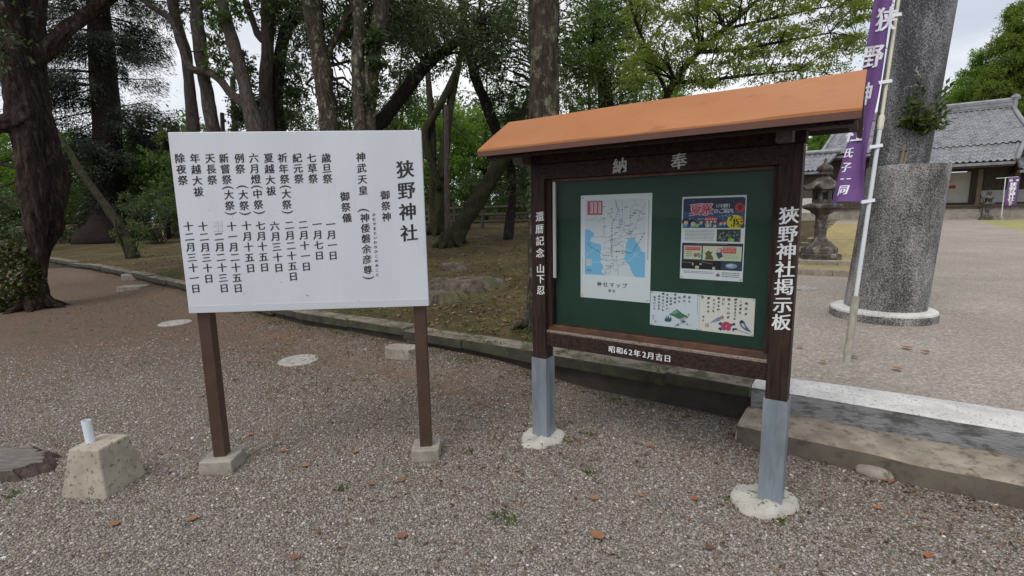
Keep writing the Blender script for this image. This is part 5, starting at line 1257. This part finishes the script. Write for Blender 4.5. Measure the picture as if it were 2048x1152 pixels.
slim('mossy_tree', 'pale lichened trunk with a rising right limb above the middle of the white sign', [S, Sl], 'bark_lichen', blobs(620, -260, 10.5, 240, 200, 2.4, 40, .5, .85, rt) + blobs(640, 60, 12, 90, 80, 1.2, 26, .4, .7, rt) + blobs(690, 210, 13.5, 60, 50, 1, 14, .3, .5, rt), 'leaf_dark', seed=10)
S = vert(724, [(722, 262, 27), (718, 180, 26), (716, 110, 24), (718, 50, 24), (710, -60, 22), (696, -380, 12)], 32, 9.8)
Sb = vert(736, [(735, 262, 28), (740, 180, 28), (746, 120, 28), (756, 60, 27), (764, 0, 27), (774, -100, 22), (802, -400, 12)], 32, 9.9)
cb_ = blobs(745, 150, 9.7, 26, 110, .2, 10, .10, .18, rt)
slim('twin_tree', 'twin lichen covered trunks joined low down above the right half of the white sign', [S, Sb], 'bark_lichen', blobs(760, -270, 9.8, 260, 200, 2.4, 44, .5, .85, rt) + cb_ + blobs(760, 40, 11.5, 130, 80, 1.4, 40, .4, .75, rt), 'leaf_dark', seed=11)
S = vert(560, [(690, 330, 30), (742, 262, 28), (772, 232, 27), (806, 188, 26), (840, 142, 24), (880, 108, 20), (915, 82, 17), (960, 50, 11)], 30, 14)
slim('leaning_tree', 'dark trunk leaning far to the right across the gap beside the white sign', [S], 'bark_dark', blobs(940, 50, 14, 150, 90, 1.6, 60, .4, .75, rt) + blobs(830, 70, 14.5, 100, 80, 1.5, 34, .4, .7, rt) + blobs(800, 200, 14.8, 60, 60, 1, 8, .3, .5, rt), 'leaf_dark', seed=12)
# --- stems between the two boards
S = rooted(872, 468, 34, [(878, 420, 26), (882, 360, 20), (890, 290, 18), (898, 230, 16), (906, 180, 14), (916, 140, 12), (930, 60, 8)])
d9 = float((S[0][0] - CAM) @ FW)
Sb = px_path([(872, 450, 22), (866, 380, 15), (866, 300, 14), (862, 230, 13), (856, 150, 12), (846, 40, 8)], d9)
Sc = px_path([(880, 380, 14), (850, 275, 15), (868, 232, 14), (888, 195, 13), (908, 150, 12), (926, 110, 8)], d9 - .2)
Sd = px_path([(884, 360, 14), (894, 290, 13), (891, 225, 11), (890, 212, 9)], d9 - .1)
slim('clump_tree', 'cluster of thin dark stems growing from one foot between the two boards', [S, Sb, Sc, Sd], 'bark_moss', blobs(880, 60, d9, 130, 100, 1.8, 46, .5, .9, rt) + blobs(760, 40, d9 + 1, 110, 80, 1.5, 30, .5, .9, rt) + blobs(905, 255, d9 + 1, 44, 40, .6, 5, .3, .5, rt), 'leaf_mid', seed=13, roots=5)
S = rooted(902, 492, 46, [(916, 462, 34), (936, 430, 31), (957, 398, 29), (980, 360, 28), (1006, 318, 26), (1030, 276, 25), (1052, 230, 22), (1075, 160, 18), (1100, 60, 12)])
d10 = float((S[0][0] - CAM) @ FW)
slim('leaning_tree', 'thick moss grown trunk leaning right towards the roof of the notice board', [S], 'bark_moss', blobs(1040, 330, d10 + .3, 55, 90, .6, 18, .3, .5, rt) + blobs(1020, 120, d10, 120, 110, 1.4, 44, .4, .75, rt), 'leaf_dark', seed=14, roots=7, wob=.18, lob=.08)
S = rooted(1016, 478, 22, [(1020, 440, 18), (1024, 400, 16), (1022, 340, 16), (1006, 295, 18), (992, 262, 20), (974, 212, 21), (956, 170, 20), (944, 130, 18), (932, 80, 15), (924, 0, 11)])
d11 = float((S[0][0] - CAM) @ FW)
slim('slender_tree', 'small dark tree with a kinked stem seen left of the notice board roof', [S], 'bark_dark', blobs(960, 50, d11, 120, 90, 1.4, 40, .4, .75, rt) + blobs(1010, 215, d11 + .6, 50, 46, .6, 12, .25, .5, rt), 'leaf_dark', seed=15)
# --- the big straight trunk right behind the notice board
S = rooted(1086, 655, 66, [(1084, 560, 56), (1086, 420, 54), (1088, 300, 58), (1088, 200, 58), (1088, 100, 58), (1087, 0, 58), (1086, -150, 54), (1080, -400, 40), (1076, -700, 24)])
d12 = float((S[0][0] - CAM) @ FW)
ex_ = []
r_ = np.random.default_rng(51); n_ = 700; u = r_.uniform(0, 1, n_); yy = 430 - 470 * u
pos = np.array([at(1087 + sgn * r_.uniform(24, 33), y, d12 - r_.uniform(-.1, .16)) for y, sgn in zip(yy, r_.choice([-1, 1], n_))])
ex_ = leaf_arrays(pos, unit(r_.normal(size=(n_, 3)) - [0, .3, .2]), unit(r_.normal(size=(n_, 3)) - FW), r_.uniform(.018, .04, n_), .7)
slim('straight_tree', 'stout straight lichen speckled trunk standing right behind the notice board', [S], 'bark_lichen', blobs(1090, -330, d12 + .5, 620, 250, 2.2, 70, .5, .85, rt), 'leaf_dark', seed=16, extra=ex_, L=.075, wob=.08, sides=22, lob=.05, roots=4)
# --- leafy trees behind the notice board
S = vert(1240, [(1225, 330, 34), (1215, 220, 30), (1200, 120, 26), (1190, 0, 20), (1180, -140, 12)], 38, 15)
slim('leafy_tree', 'dense green tree filling the gap right of the stout straight trunk', [S], 'bark_dark', blobs(1220, 110, 15, 130, 150, 2.2, 100, .45, .85, rt) + blobs(1160, 60, 14, 110, 130, 1.6, 50, .4, .75, rt), 'leaf_mid', seed=17)
S = vert(1330, [(1325, 260, 18), (1335, 190, 13), (1375, 128, 12), (1430, 75, 10), (1490, 22, 8), (1560, -40, 6)], 24, 11.5)
S2 = px_path([(1335, 190, 8), (1300, 110, 6), (1270, 40, 5), (1250, -40, 4)], 11.5)
S3_ = px_path([(1400, 104, 8), (1470, 100, 6), (1560, 84, 5), (1660, 66, 3)], 11.3)
S4_ = px_path([(1450, 58, 6), (1530, 40, 5), (1620, 20, 3), (1700, 5, 2.5)], 11.2)
S5_ = px_path([(1350, 165, 9), (1420, 160, 7), (1500, 150, 5), (1600, 140, 3)], 11.0)
mp_ = []
for _ in range(215):
    px = 1260 + 490 * rt.uniform(0, 1) ** 1.05; py = rt.uniform(-60, 170) * (1 - .0) 
    if px > 1700: py = py * .6
    mp_.append((*at(px, py, rt.uniform(10, 13)), rt.uniform(.32, .6)))
slim('maple_tree', 'airy maple with flat layered sprays of yellow green leaves above the notice board roof', [S, S2, S3_, S4_, S5_], 'bark_dark', mp_, 'leaf_maple', seed=18, L=.066, twigs=20, per=12, flatz=.14, droop=.12, wr=.5)

# --- cut poles standing among the stems
for k, (px, top, w, lab) in enumerate(((468, 156, 10, 'thin dead pole with a flat cut top above the white sign'), (444, 226, 8, 'short dead pole showing just above the top edge of the white sign'), (892, 212, 10, 'broken dead stub standing among the stems between the boards'))):
    d = 14.5 if k < 2 else d9 - .6
    P = at(px, 400, d); z = float(ground(P[0], P[1])); T = at(px - 3 * (k == 0), top, d); m = MB(); r__ = w / 2 * d / F
    m.tube([np.array([P[0], P[1], z - .1]), (np.array([P[0], P[1], z]) + T) / 2, T], [r__ * 1.2, r__ * 1.1, r__], 9, wob=.08)
    tag(m.build('dead_pole', M_['bark_grey'], origin=np.array([P[0], P[1], z]), smooth=False), lab, 'dead pole', 'cut poles in the shrine wood')

# --- rail fence at the far side of the wood
def fence(pts, label, m, posts, rails, step=1.6):
    base = pts[0]; t = empty('rail_fence', base, label, 'fence')
    L_ = 0; P = [np.array(p) for p in pts]
    for a, b in zip(P[:-1], P[1:]):
        ln = np.linalg.norm((b - a)[:2]); n_ = max(1, round(ln / step)); dv = (b - a) / ln; sd = np.cross(dv, ZZ); sd /= np.linalg.norm(sd)
        for i in range(n_ + 1):
            c = a + (b - a) * i / n_; c[2] = float(terr(c[0], c[1]))
            if i < n_ or b is P[-1]: mb = MB(); mb.box(c + ZZ * posts / 2 - ZZ * .1, (.11, .11, posts + .2), dv, sd, ZZ); mb.build('post', m, t)
            if i < n_:
                e_ = a + (b - a) * (i + 1) / n_; e_[2] = float(terr(e_[0], e_[1])); mb = MB()
                for z in rails: mb.tube([c + ZZ * z, (c + e_) / 2 + ZZ * (z + .01), e_ + ZZ * z], .055, 7)
                mb.build('rails', m, t)
    return t
F0 = hit(700, 458); F1 = hit(1075, 456)
fence([hit(420, 466), hit(860, 458), hit(1090, 456)], 'dark wooden rail fence along the far edge of the wood between the boards', M_['fence_wood'], 1.0, (.28, .56, .86))
FL = hit(112, 482); FR = hit(330, 478)
fence([hit(30, 484), hit(185, 481), hit(330, 479)], 'weathered pale topped rail fence behind the cedar on the left', M_['fence_pale'], 1.0, (.62, .76, .90))

# --- understorey and the trees beyond the fence
def bush(px, py, d, rx, ry, n, label, leaf_k='leaf_dark', L=.10, group='bushes at the edge of the wood', seed=0, twigs=24, per=12):
    r_ = np.random.default_rng(seed + 500); P = at(px, py, d); z = float(ground(P[0], P[1])); base = np.array([P[0], P[1], z])
    t = empty('bush', base, label, 'bush', group); mb = MB(); C = []
    h = 2 * ry * d / F
    for i in range(n):
        v = unit(r_.normal(size=3)) * r_.uniform(.2, 1) ** .5; C.append((*(base + np.array([v[0] * rx * d / F, v[1] * rx * d / F * .6, h * (.5 + .5 * v[2]) + .1])), r_.uniform(.35, .6)))
    for i in range(6):
        c = C[i]; limb(mb, base + r_.normal(size=3) * [.15, .15, 0] - ZZ * .1, c[:3], .03, .008, r_, .05, 5)
    C = np.array(C); mb.build('stems', M_['bark_dark'], t); leaf_object([clump_leaves(C[:, :3], C[:, 3], twigs, per, L, r_)], 'foliage', M_[leaf_k], t)
bl = [(320, 470, 23, 70, 60, 26, 'dark leafy bush right of the tall cedar at the fence', 'leaf_dark'), (150, 466, 27, 60, 26, 14, 'low dark bush against the fence left of the cedar', 'leaf_dark'), (20, 470, 22, 60, 60, 20, 'dark bush behind the gnarled tree at the left edge', 'leaf_dark'),
      (500, 462, 25, 90, 50, 22, 'dark bush behind the middle of the white sign', 'leaf_dark'), (700, 460, 25, 90, 55, 24, 'dark bush behind the right half of the white sign', 'leaf_dark'), (850, 456, 26, 50, 46, 18, 'dark bush behind the fence beside the white sign', 'leaf_dark'), (955, 455, 26, 60, 50, 22, 'leafy bush behind the fence midway between the boards', 'leaf_mid'), (1050, 455, 25, 55, 52, 20, 'dark bush behind the fence at the left post of the notice board', 'leaf_dark'), (1240, 452, 25, 110, 60, 28, 'wide bush hidden behind the notice board', 'leaf_dark')]
for i, b in enumerate(bl):
    if i == 8: continue
    bush(*b[:6], b[6], b[7], seed=i)
bgt = [(-60, 27, 300, 210, 110, 'leaf_lit', 'sunlit tree beyond the gnarled tree at the left edge'), (90, 31, 330, 240, 90, 'leaf_lit', 'bright green tree seen between the gnarled tree and the cedar'), (290, 30, 350, 240, 80, 'leaf_lit', 'bright green tree to the right of the cedar beyond the fence'),
       (330, 26, 330, 270, 60, 'leaf_mid', 'small green tree at the left edge of the white sign'), (440, 30, 400, 300, 80, 'leaf_mid', 'low tree peeping over the left half of the white sign'), (560, 28, 300, 180, 80, 'leaf_mid', 'green tree behind the upright grey trunk'),
       (690, 29, 320, 190, 80, 'leaf_mid', 'green tree behind the pale lichened trunk'), (800, 28, 330, 110, 80, 'leaf_mid', 'green tree behind the leaning dark trunk'), (880, 27, 380, 200, 75, 'leaf_lit', 'sunlit green tree behind the cluster of thin stems'),
       (970, 29, 370, 150, 85, 'leaf_lit', 'sunlit green tree left of the notice board roof'), (1060, 27, 360, 180, 70, 'leaf_mid', 'green tree behind the moss grown leaning trunk'), (1180, 26, 300, 100, 100, 'leaf_mid', 'tall green tree far behind the stout straight trunk'), (1290, 27, 320, 120, 95, 'leaf_lit', 'green tree far behind the maple')]
for i, (px, d, cy, top, rx, lk, lab) in enumerate(bgt):
    r_ = np.random.default_rng(900 + i); P = at(px, 420, d); z = float(ground(P[0], P[1])); b0 = np.array([P[0], P[1], z])
    tp_ = at(px + r_.uniform(-15, 15), top, d); u = np.linspace(0, 1, 7)[:, None]; st_ = b0 + (tp_ - b0) * u + r_.normal(size=(7, 3)) * .12 * u
    bot = 440; my = (top + bot) / 2
    cl = blobs(px, my - 10, d, rx * 1.1, (bot - top) / 2, 1.8, 88, .5, .95, r_)
    slim('background_tree', lab, [(st_, np.linspace(.16, .04, 7))], 'bark_dark', cl, lk, seed=40 + i, L=.16, twigs=16, per=10, group='trees beyond the fence', sides=8)

# far wood closing the view
r_ = np.random.default_rng(61); C = []
for px in np.arange(-700, 1500, 22):
    for k in range(11):
        d = r_.uniform(34, 46); top = 285 + 35 * math.sin(px * .013) + 25 * math.sin(px * .031) - (60 if px > 820 else 0); C.append((*at(px + r_.uniform(-20, 20), r_.uniform(top, 450), d), r_.uniform(.9, 1.5)))
C = np.array(C); tag(leaf_object([clump_leaves(C[:, :3], C[:, 3], 18, 11, .33, r_)], 'far_wood', M_['leaf_mid']), 'distant mass of green woodland beyond the fence', 'wood', kind='stuff')

# --- trees around the hall
def cedar_mass(name, lab, px, d, base_py, tiers, leaf_k, L, seed, per=120):
    r_ = np.random.default_rng(seed); b0 = at(px, base_py, d); z = float(ground(b0[0], b0[1])); b0[2] = z
    top = at(px, tiers[0][1], d); t = empty(name, b0, lab, 'tree', 'trees around the shrine hall'); mb = MB(); mb.tube([b0 - ZZ * .3, b0 * .5 + top * .5, top], [.45, .3, .05], 10); Vs = []
    for (cx, cy, rx, ry, n_) in tiers:
        C = np.array(blobs(cx, cy, d, rx, ry, rx * d / F * .8, n_, .55, 1.1, r_))
        Vs.append(clump_leaves(C[:, :3], C[:, 3], 18, per // 18, L, r_, .8, .45, .28, lift=.1))
    mb.build('trunk', M_['bark_dark'], t, smooth=True); leaf_object(Vs, 'crown', M_[leaf_k], t)
cedar_mass('cedar_tree', 'huge bright yellow green cedar towering behind the shrine hall at the right edge', 2090, 50, 400, [(2080, 45, 80, 55, 50), (2050, 105, 75, 55, 80), (2025, 170, 85, 50, 95), (2050, 235, 100, 50, 80), (2120, 150, 90, 120, 60)], 'cedar_lit', .32, 71, 340)
cedar_mass('broadleaf_tree', 'paler green tree left of the huge cedar behind the shrine roof', 1945, 54, 400, [(1962, 120, 16, 26, 8), (1950, 165, 40, 30, 26), (1930, 195, 48, 26, 30), (1900, 225, 60, 20, 24)], 'leaf_lit', .34, 72, 220)
cedar_mass('broadleaf_tree', 'round green tree behind the annexe roof between board and banner', 1650, 48, 400, [(1652, 275, 34, 26, 24), (1640, 295, 40, 20, 20), (1668, 300, 30, 24, 12)], 'leaf_lit', .26, 73, 240)
cedar_mass('broadleaf_tree', 'green shrubby tree at ground level left of the annexe', 1590, 44, 430, [(1596, 370, 34, 40, 24), (1580, 400, 40, 30, 16)], 'leaf_lit', .24, 74, 220)

# ================================================================== GROUND LITTER, GRAVEL, WEEDS
r_ = np.random.default_rng(81)
N = 340000
ang = r_.uniform(-R(54), R(54), N); dist = 1.45 + 8.2 * r_.uniform(0, 1, N) ** 1.25
X = np.sin(ang) * dist; Y = np.cos(ang) * dist; t_ = X * NY[0] + Y * NY[1]; s_ = X * EX[0] + Y * EX[1]
lim = np.where(s_ > -.66, 3.54, np.interp(s_, KS, KT) + .03)
brown = vnoise(X, Y, 17, 1.3) * 1.0 + .7 * vnoise(X, Y, 23, 4.5) + (t_ - 1.9) * .8 - .1 * s_
keep = (t_ < lim) & (r_.uniform(0, 1, N) > smooth(5.5, 9.6, dist)) & (r_.uniform(0, 1, N) > smooth(-.2, 2.4, brown) * .66)
cut = t_ > 4.35                                    # some on the court too
X, Y = X[keep], Y[keep]; n_ = len(X); Z = low(X, Y)
sz = r_.lognormal(math.log(.0038), .32, n_) * (1 + .05 * np.hypot(X, Y))
cube = np.array([(-1, -1, -1), (1, -1, -1), (1, 1, -1), (-1, 1, -1), (-1, -1, 1), (1, -1, 1), (1, 1, 1), (-1, 1, 1)], float)
Q_ = cube[None] * .72 + r_.normal(size=(n_, 8, 3)) * .26
Q_ *= (sz[:, None] * r_.uniform(.6, 1.25, (n_, 3)) * [1, 1, .72])[:, None, :]
yaw = r_.uniform(0, 6.28, n_); c_, s2 = np.cos(yaw)[:, None], np.sin(yaw)[:, None]
qx = Q_[..., 0] * c_ - Q_[..., 1] * s2; qy = Q_[..., 0] * s2 + Q_[..., 1] * c_
V_ = np.stack([qx + X[:, None], qy + Y[:, None], Q_[..., 2] + (Z + sz * .15)[:, None]], -1).reshape(-1, 3)
fc = np.array([(3, 2, 1, 0), (4, 5, 6, 7), (0, 1, 5, 4), (1, 2, 6, 5), (2, 3, 7, 6), (3, 0, 4, 7)])
tag(quick(V_, (np.arange(n_)[:, None, None] * 8 + fc[None]).reshape(-1, 4), 'gravel', M_['pebble']), 'small grey and tan gravel stones covering the lot', 'gravel', kind='stuff')

def flakes(n_, fx, L0, L1, m, name, label, keepf, wr=.5, kind='stuff', dens=1.0, zf=ground, seed=1):
    r_ = np.random.default_rng(seed); a = r_.uniform(-R(56), R(50), n_); d = fx[0] + (fx[1] - fx[0]) * r_.uniform(0, 1, n_) ** dens; X = np.sin(a) * d; Y = np.cos(a) * d
    k = keepf(X, Y, r_); X, Y = X[k], Y[k]; n_ = len(X); th = r_.uniform(0, 6.28, n_)
    pos = np.stack([X, Y, zf(X, Y) + .010], -1); dv = np.stack([np.cos(th), np.sin(th), r_.normal(0, .18, n_)], -1)
    V = leaf_arrays(pos, dv, unit(np.array([0, 0, 1.]) + r_.normal(size=(n_, 3)) * .3), r_.uniform(L0, L1, n_), wr)
    return tag(leaf_object([V], name, M_[m]), label, name.replace('_', ' '), kind=kind)
def kl_(X, Y, r_):
    t = X * NY[0] + Y * NY[1]; s = X * EX[0] + Y * EX[1]
    return (t < np.where(s > -.7, 3.5, np.interp(s, KS, KT) + .04)) & (r_.uniform(0, 1, len(X)) < smooth(-.6, 2.0, vnoise(X, Y, 17, 1.3) * 1.0 + (t - 1.7) * .8) + .03)
flakes(36000, (1.6, 14), .012, .045, 'litter', 'leaf_litter', 'brown needles and leaf crumbs strewn over the lot', kl_, .35, dens=.8)
flakes(24000, (4, 22), .025, .085, 'litter', 'leaf_litter', 'brown fallen leaves strewn over the mossy ground', lambda X, Y, r_: (X * NY[0] + Y * NY[1] > np.interp(X * EX[0] + Y * EX[1], KS, KT) + .3) & (X * EX[0] + Y * EX[1] < -1.3), .5, seed=2)
BASES = [(sC + sX * .661 * k - sN * .068, .16) for k in (-1, 1)] + [(B(u, .02, 0), .2) for u in (0, -LL)] + [(bc, .2), (sc_, .42), (W(.4, 3.5), .1), (W(1.2, 3.5), .1), (W(2.0, 3.5), .1)]
def near_base(X, Y, r_):
    k = np.zeros(len(X), bool)
    for P, rr in BASES: dd = np.hypot(X - P[0], Y - P[1]); k |= (dd > rr * .7) & (r_.uniform(0, 1, len(X)) < .30 * np.exp(-np.maximum(0, dd - rr * .8) / .11) * (.5 + vnoise(X, Y, 12, 6)))
    t = X * NY[0] + Y * NY[1]; s = X * EX[0] + Y * EX[1]
    k |= (s > -.6) & (t > 3.40 + .05 * vnoise(X, Y, 3, 4)) & (t < 3.53) & (r_.uniform(0, 1, len(X)) < .22)
    return k
flakes(60000, (1.6, 5.5), .012, .04, 'litter', 'leaf_litter', 'brown leaf crumbs gathered against the feet of the posts and steps', near_base, .4, seed=3)
# weeds
def tufts(spots, seed, m='weed', L0=.015, L1=.042):
    r_ = np.random.default_rng(seed); Vs = []
    for x, y, rad, k in spots:
        a = r_.uniform(0, 6.28, k); q_ = rad * np.sqrt(r_.uniform(0, 1, k)); X = x + np.cos(a) * q_; Y = y + np.sin(a) * q_
        pos = np.stack([X, Y, ground(X, Y) - .002], -1); Vs.append(leaf_arrays(pos, unit(np.stack([r_.normal(0, .7, k), r_.normal(0, .7, k), np.full(k, .75)], -1)), unit(r_.normal(size=(k, 3))), r_.uniform(L0, L1, k), .32))
    return Vs
sp = []
for px, py, rad, k in ((1010, 1040, .075, 70), (680, 980, .04, 26), (930, 905, .06, 30), (1180, 870, .05, 24), (1280, 930, .05, 18), (600, 780, .3, 60), (690, 760, .35, 60), (500, 745, .25, 40), (1180, 945, .035, 16), (1560, 1040, .04, 16), (1450, 1000, .06, 18), (20, 990, .05, 24), (110, 790, .2, 24), (860, 770, .25, 40), (760, 815, .25, 36), (1140, 880, .08, 30), (1340, 845, .08, 20), (560, 900, .15, 14), (240, 740, .3, 30), (1020, 800, .25, 24)):
    P = gzero(px, py); sp.append((P[0], P[1], rad, k))
for i in range(90):
    s = rt.uniform(-10, -.8); t = np.interp(s, KS, KT) + rt.uniform(-.12, .06); P = W(s, t); sp.append((P[0], P[1], .09, int(rt.uniform(4, 26))))
leaf_object(tufts(sp, 5), 'weeds', M_['weed']); tag(bpy.data.objects['weeds'], 'small green weeds sprouting from the gravel and along the kerb', 'weeds', kind='stuff')
gs = [];
for i in range(520):
    s = rt.uniform(-14, -1.6); t = np.interp(s, KS, KT) + .3 + rt.exponential(2.2); P = W(s, t); gs.append((P[0], P[1], .22, int(rt.uniform(8, 40))))
leaf_object(tufts(gs, 6, L0=.015, L1=.05), 'ground_moss', M_['weed']); tag(bpy.data.objects['ground_moss'], 'patchy moss and grass on the raised wood floor', 'moss', kind='stuff')

# mounds with old roots on the wood floor
for px, py, w, lab, sd_ in ((930, 578, .62, 'wide low rotten stump crusted with moss on the raised ground between the boards', 1), (880, 602, .4, 'small broken root mound nearest the kerb between the boards', 2), (905, 538, .3, 'small dark mound farthest back between the boards', 3)):
    c = hit(px, py); q = np.random.default_rng(sd_); nn = 64; th = np.linspace(0, 2 * np.pi, nn, endpoint=False); sh = 1 + .14 * np.sin(2 * th + sd_) + .10 * np.sin(5 * th + 1) + .06 * np.sin(11 * th + 2 * sd_) + .05 * q.normal(size=nn); m = MB(); vs = []
    ks = np.linspace(1.12, 0, 14)
    for kk in ks:
        for a, s_ in zip(th, sh):
            X_, Y_ = math.cos(a) * kk * s_ * w, math.sin(a) * kk * s_ * w * .62
            zz = .17 * (1 - smooth(.62, 1.05, kk)) - .10 * (1 - smooth(.0, .35, kk)) * (sd_ == 1) - .05 * smooth(1.0, 1.12, kk)
            zz += (.045 * vnoise(X_, Y_, sd_ + 30, 9) + .03 * vnoise(X_, Y_, sd_ + 31, 26)) * (1 - smooth(.9, 1.1, kk))
            vs.append(c + np.array([X_, Y_, zz * (w / .6) ** .5]))
    m.add(vs, [(i * nn + j, i * nn + (j + 1) % nn, (i + 1) * nn + (j + 1) % nn, (i + 1) * nn + j) for i in range(13) for j in range(nn)])
    tag(m.build('root_mound', M_['mound'], origin=c), lab, 'root mound', 'root mounds on the wood floor')

# single orange leaves on the ground
fl_pts = [(803, 966, .06, 'between the white sign and the notice board'), (1187, 1000, .06, 'in the gravel below the notice board'), (1282, 997, .045, 'below the map poster'), (804, 1080, .06, 'near the bottom of the view'), (1193, 1076, .085, 'largest, near the bottom'), (1390, 1005, .05, 'left of the right footing'), (385, 1042, .055, 'below the left footing of the white sign'), (743, 972, .05, ''), (612, 935, .05, ''), (712, 908, .05, ''), (566, 905, .05, ''), (1775, 967, .075, ''), (1813, 698, .09, ''), (1792, 740, .09, ''), (1600, 696, .07, ''), (1710, 716, .06, ''), (1856, 1118, .05, ''), (1420, 1105, .05, ''), (1752, 1020, .05, ''), (1645, 727, .06, ''), (500, 872, .05, ''), (403, 795, .06, ''), (240, 850, .05, ''), (590, 1120, .05, ''), (1035, 945, .04, ''), (1300, 898, .05, ''), (230, 1055, .06, ''), (1010, 1018, .035, ''), (1380, 882, .05, ''), (1480, 880, .04, ''), (1850, 707, .07, ''), (1470, 870, .05, '')]
q = np.random.default_rng(91)
for i, (px, py, L_, w_) in enumerate(fl_pts):
    P = hit(px, py); P[2] = float(ground(P[0], P[1])) + .012; m = MB(); a = q.uniform(0, 6.28); d_ = np.array([math.cos(a), math.sin(a), 0]); sd_ = np.cross(ZZ, d_); n_ = 9; u = np.linspace(0, 1, n_); wd = .36 * np.sin(np.pi * u ** .8) * (1 + .12 * np.sin(u * 19)) + .01
    cu = q.uniform(.1, .4); vs = []
    for uu, ww in zip(u, wd):
        for sg in (-1, 0, 1): vs.append(P + d_ * (uu - .5) * L_ + sd_ * sg * ww * L_ + ZZ * (abs(sg) * ww * L_ * cu + L_ * .25 * (uu - .5) ** 2 + q.normal() * L_ * .01))
    m.add(vs, [(k * 3 + j, (k + 1) * 3 + j, (k + 1) * 3 + j + 1, k * 3 + j + 1) for k in range(n_ - 1) for j in (0, 1)])
    tag(m.build('fallen_leaf', M_['fallen'], origin=P, smooth=True), 'curled orange brown fallen leaf lying on the gravel', 'leaf', 'orange fallen leaves on the gravel')
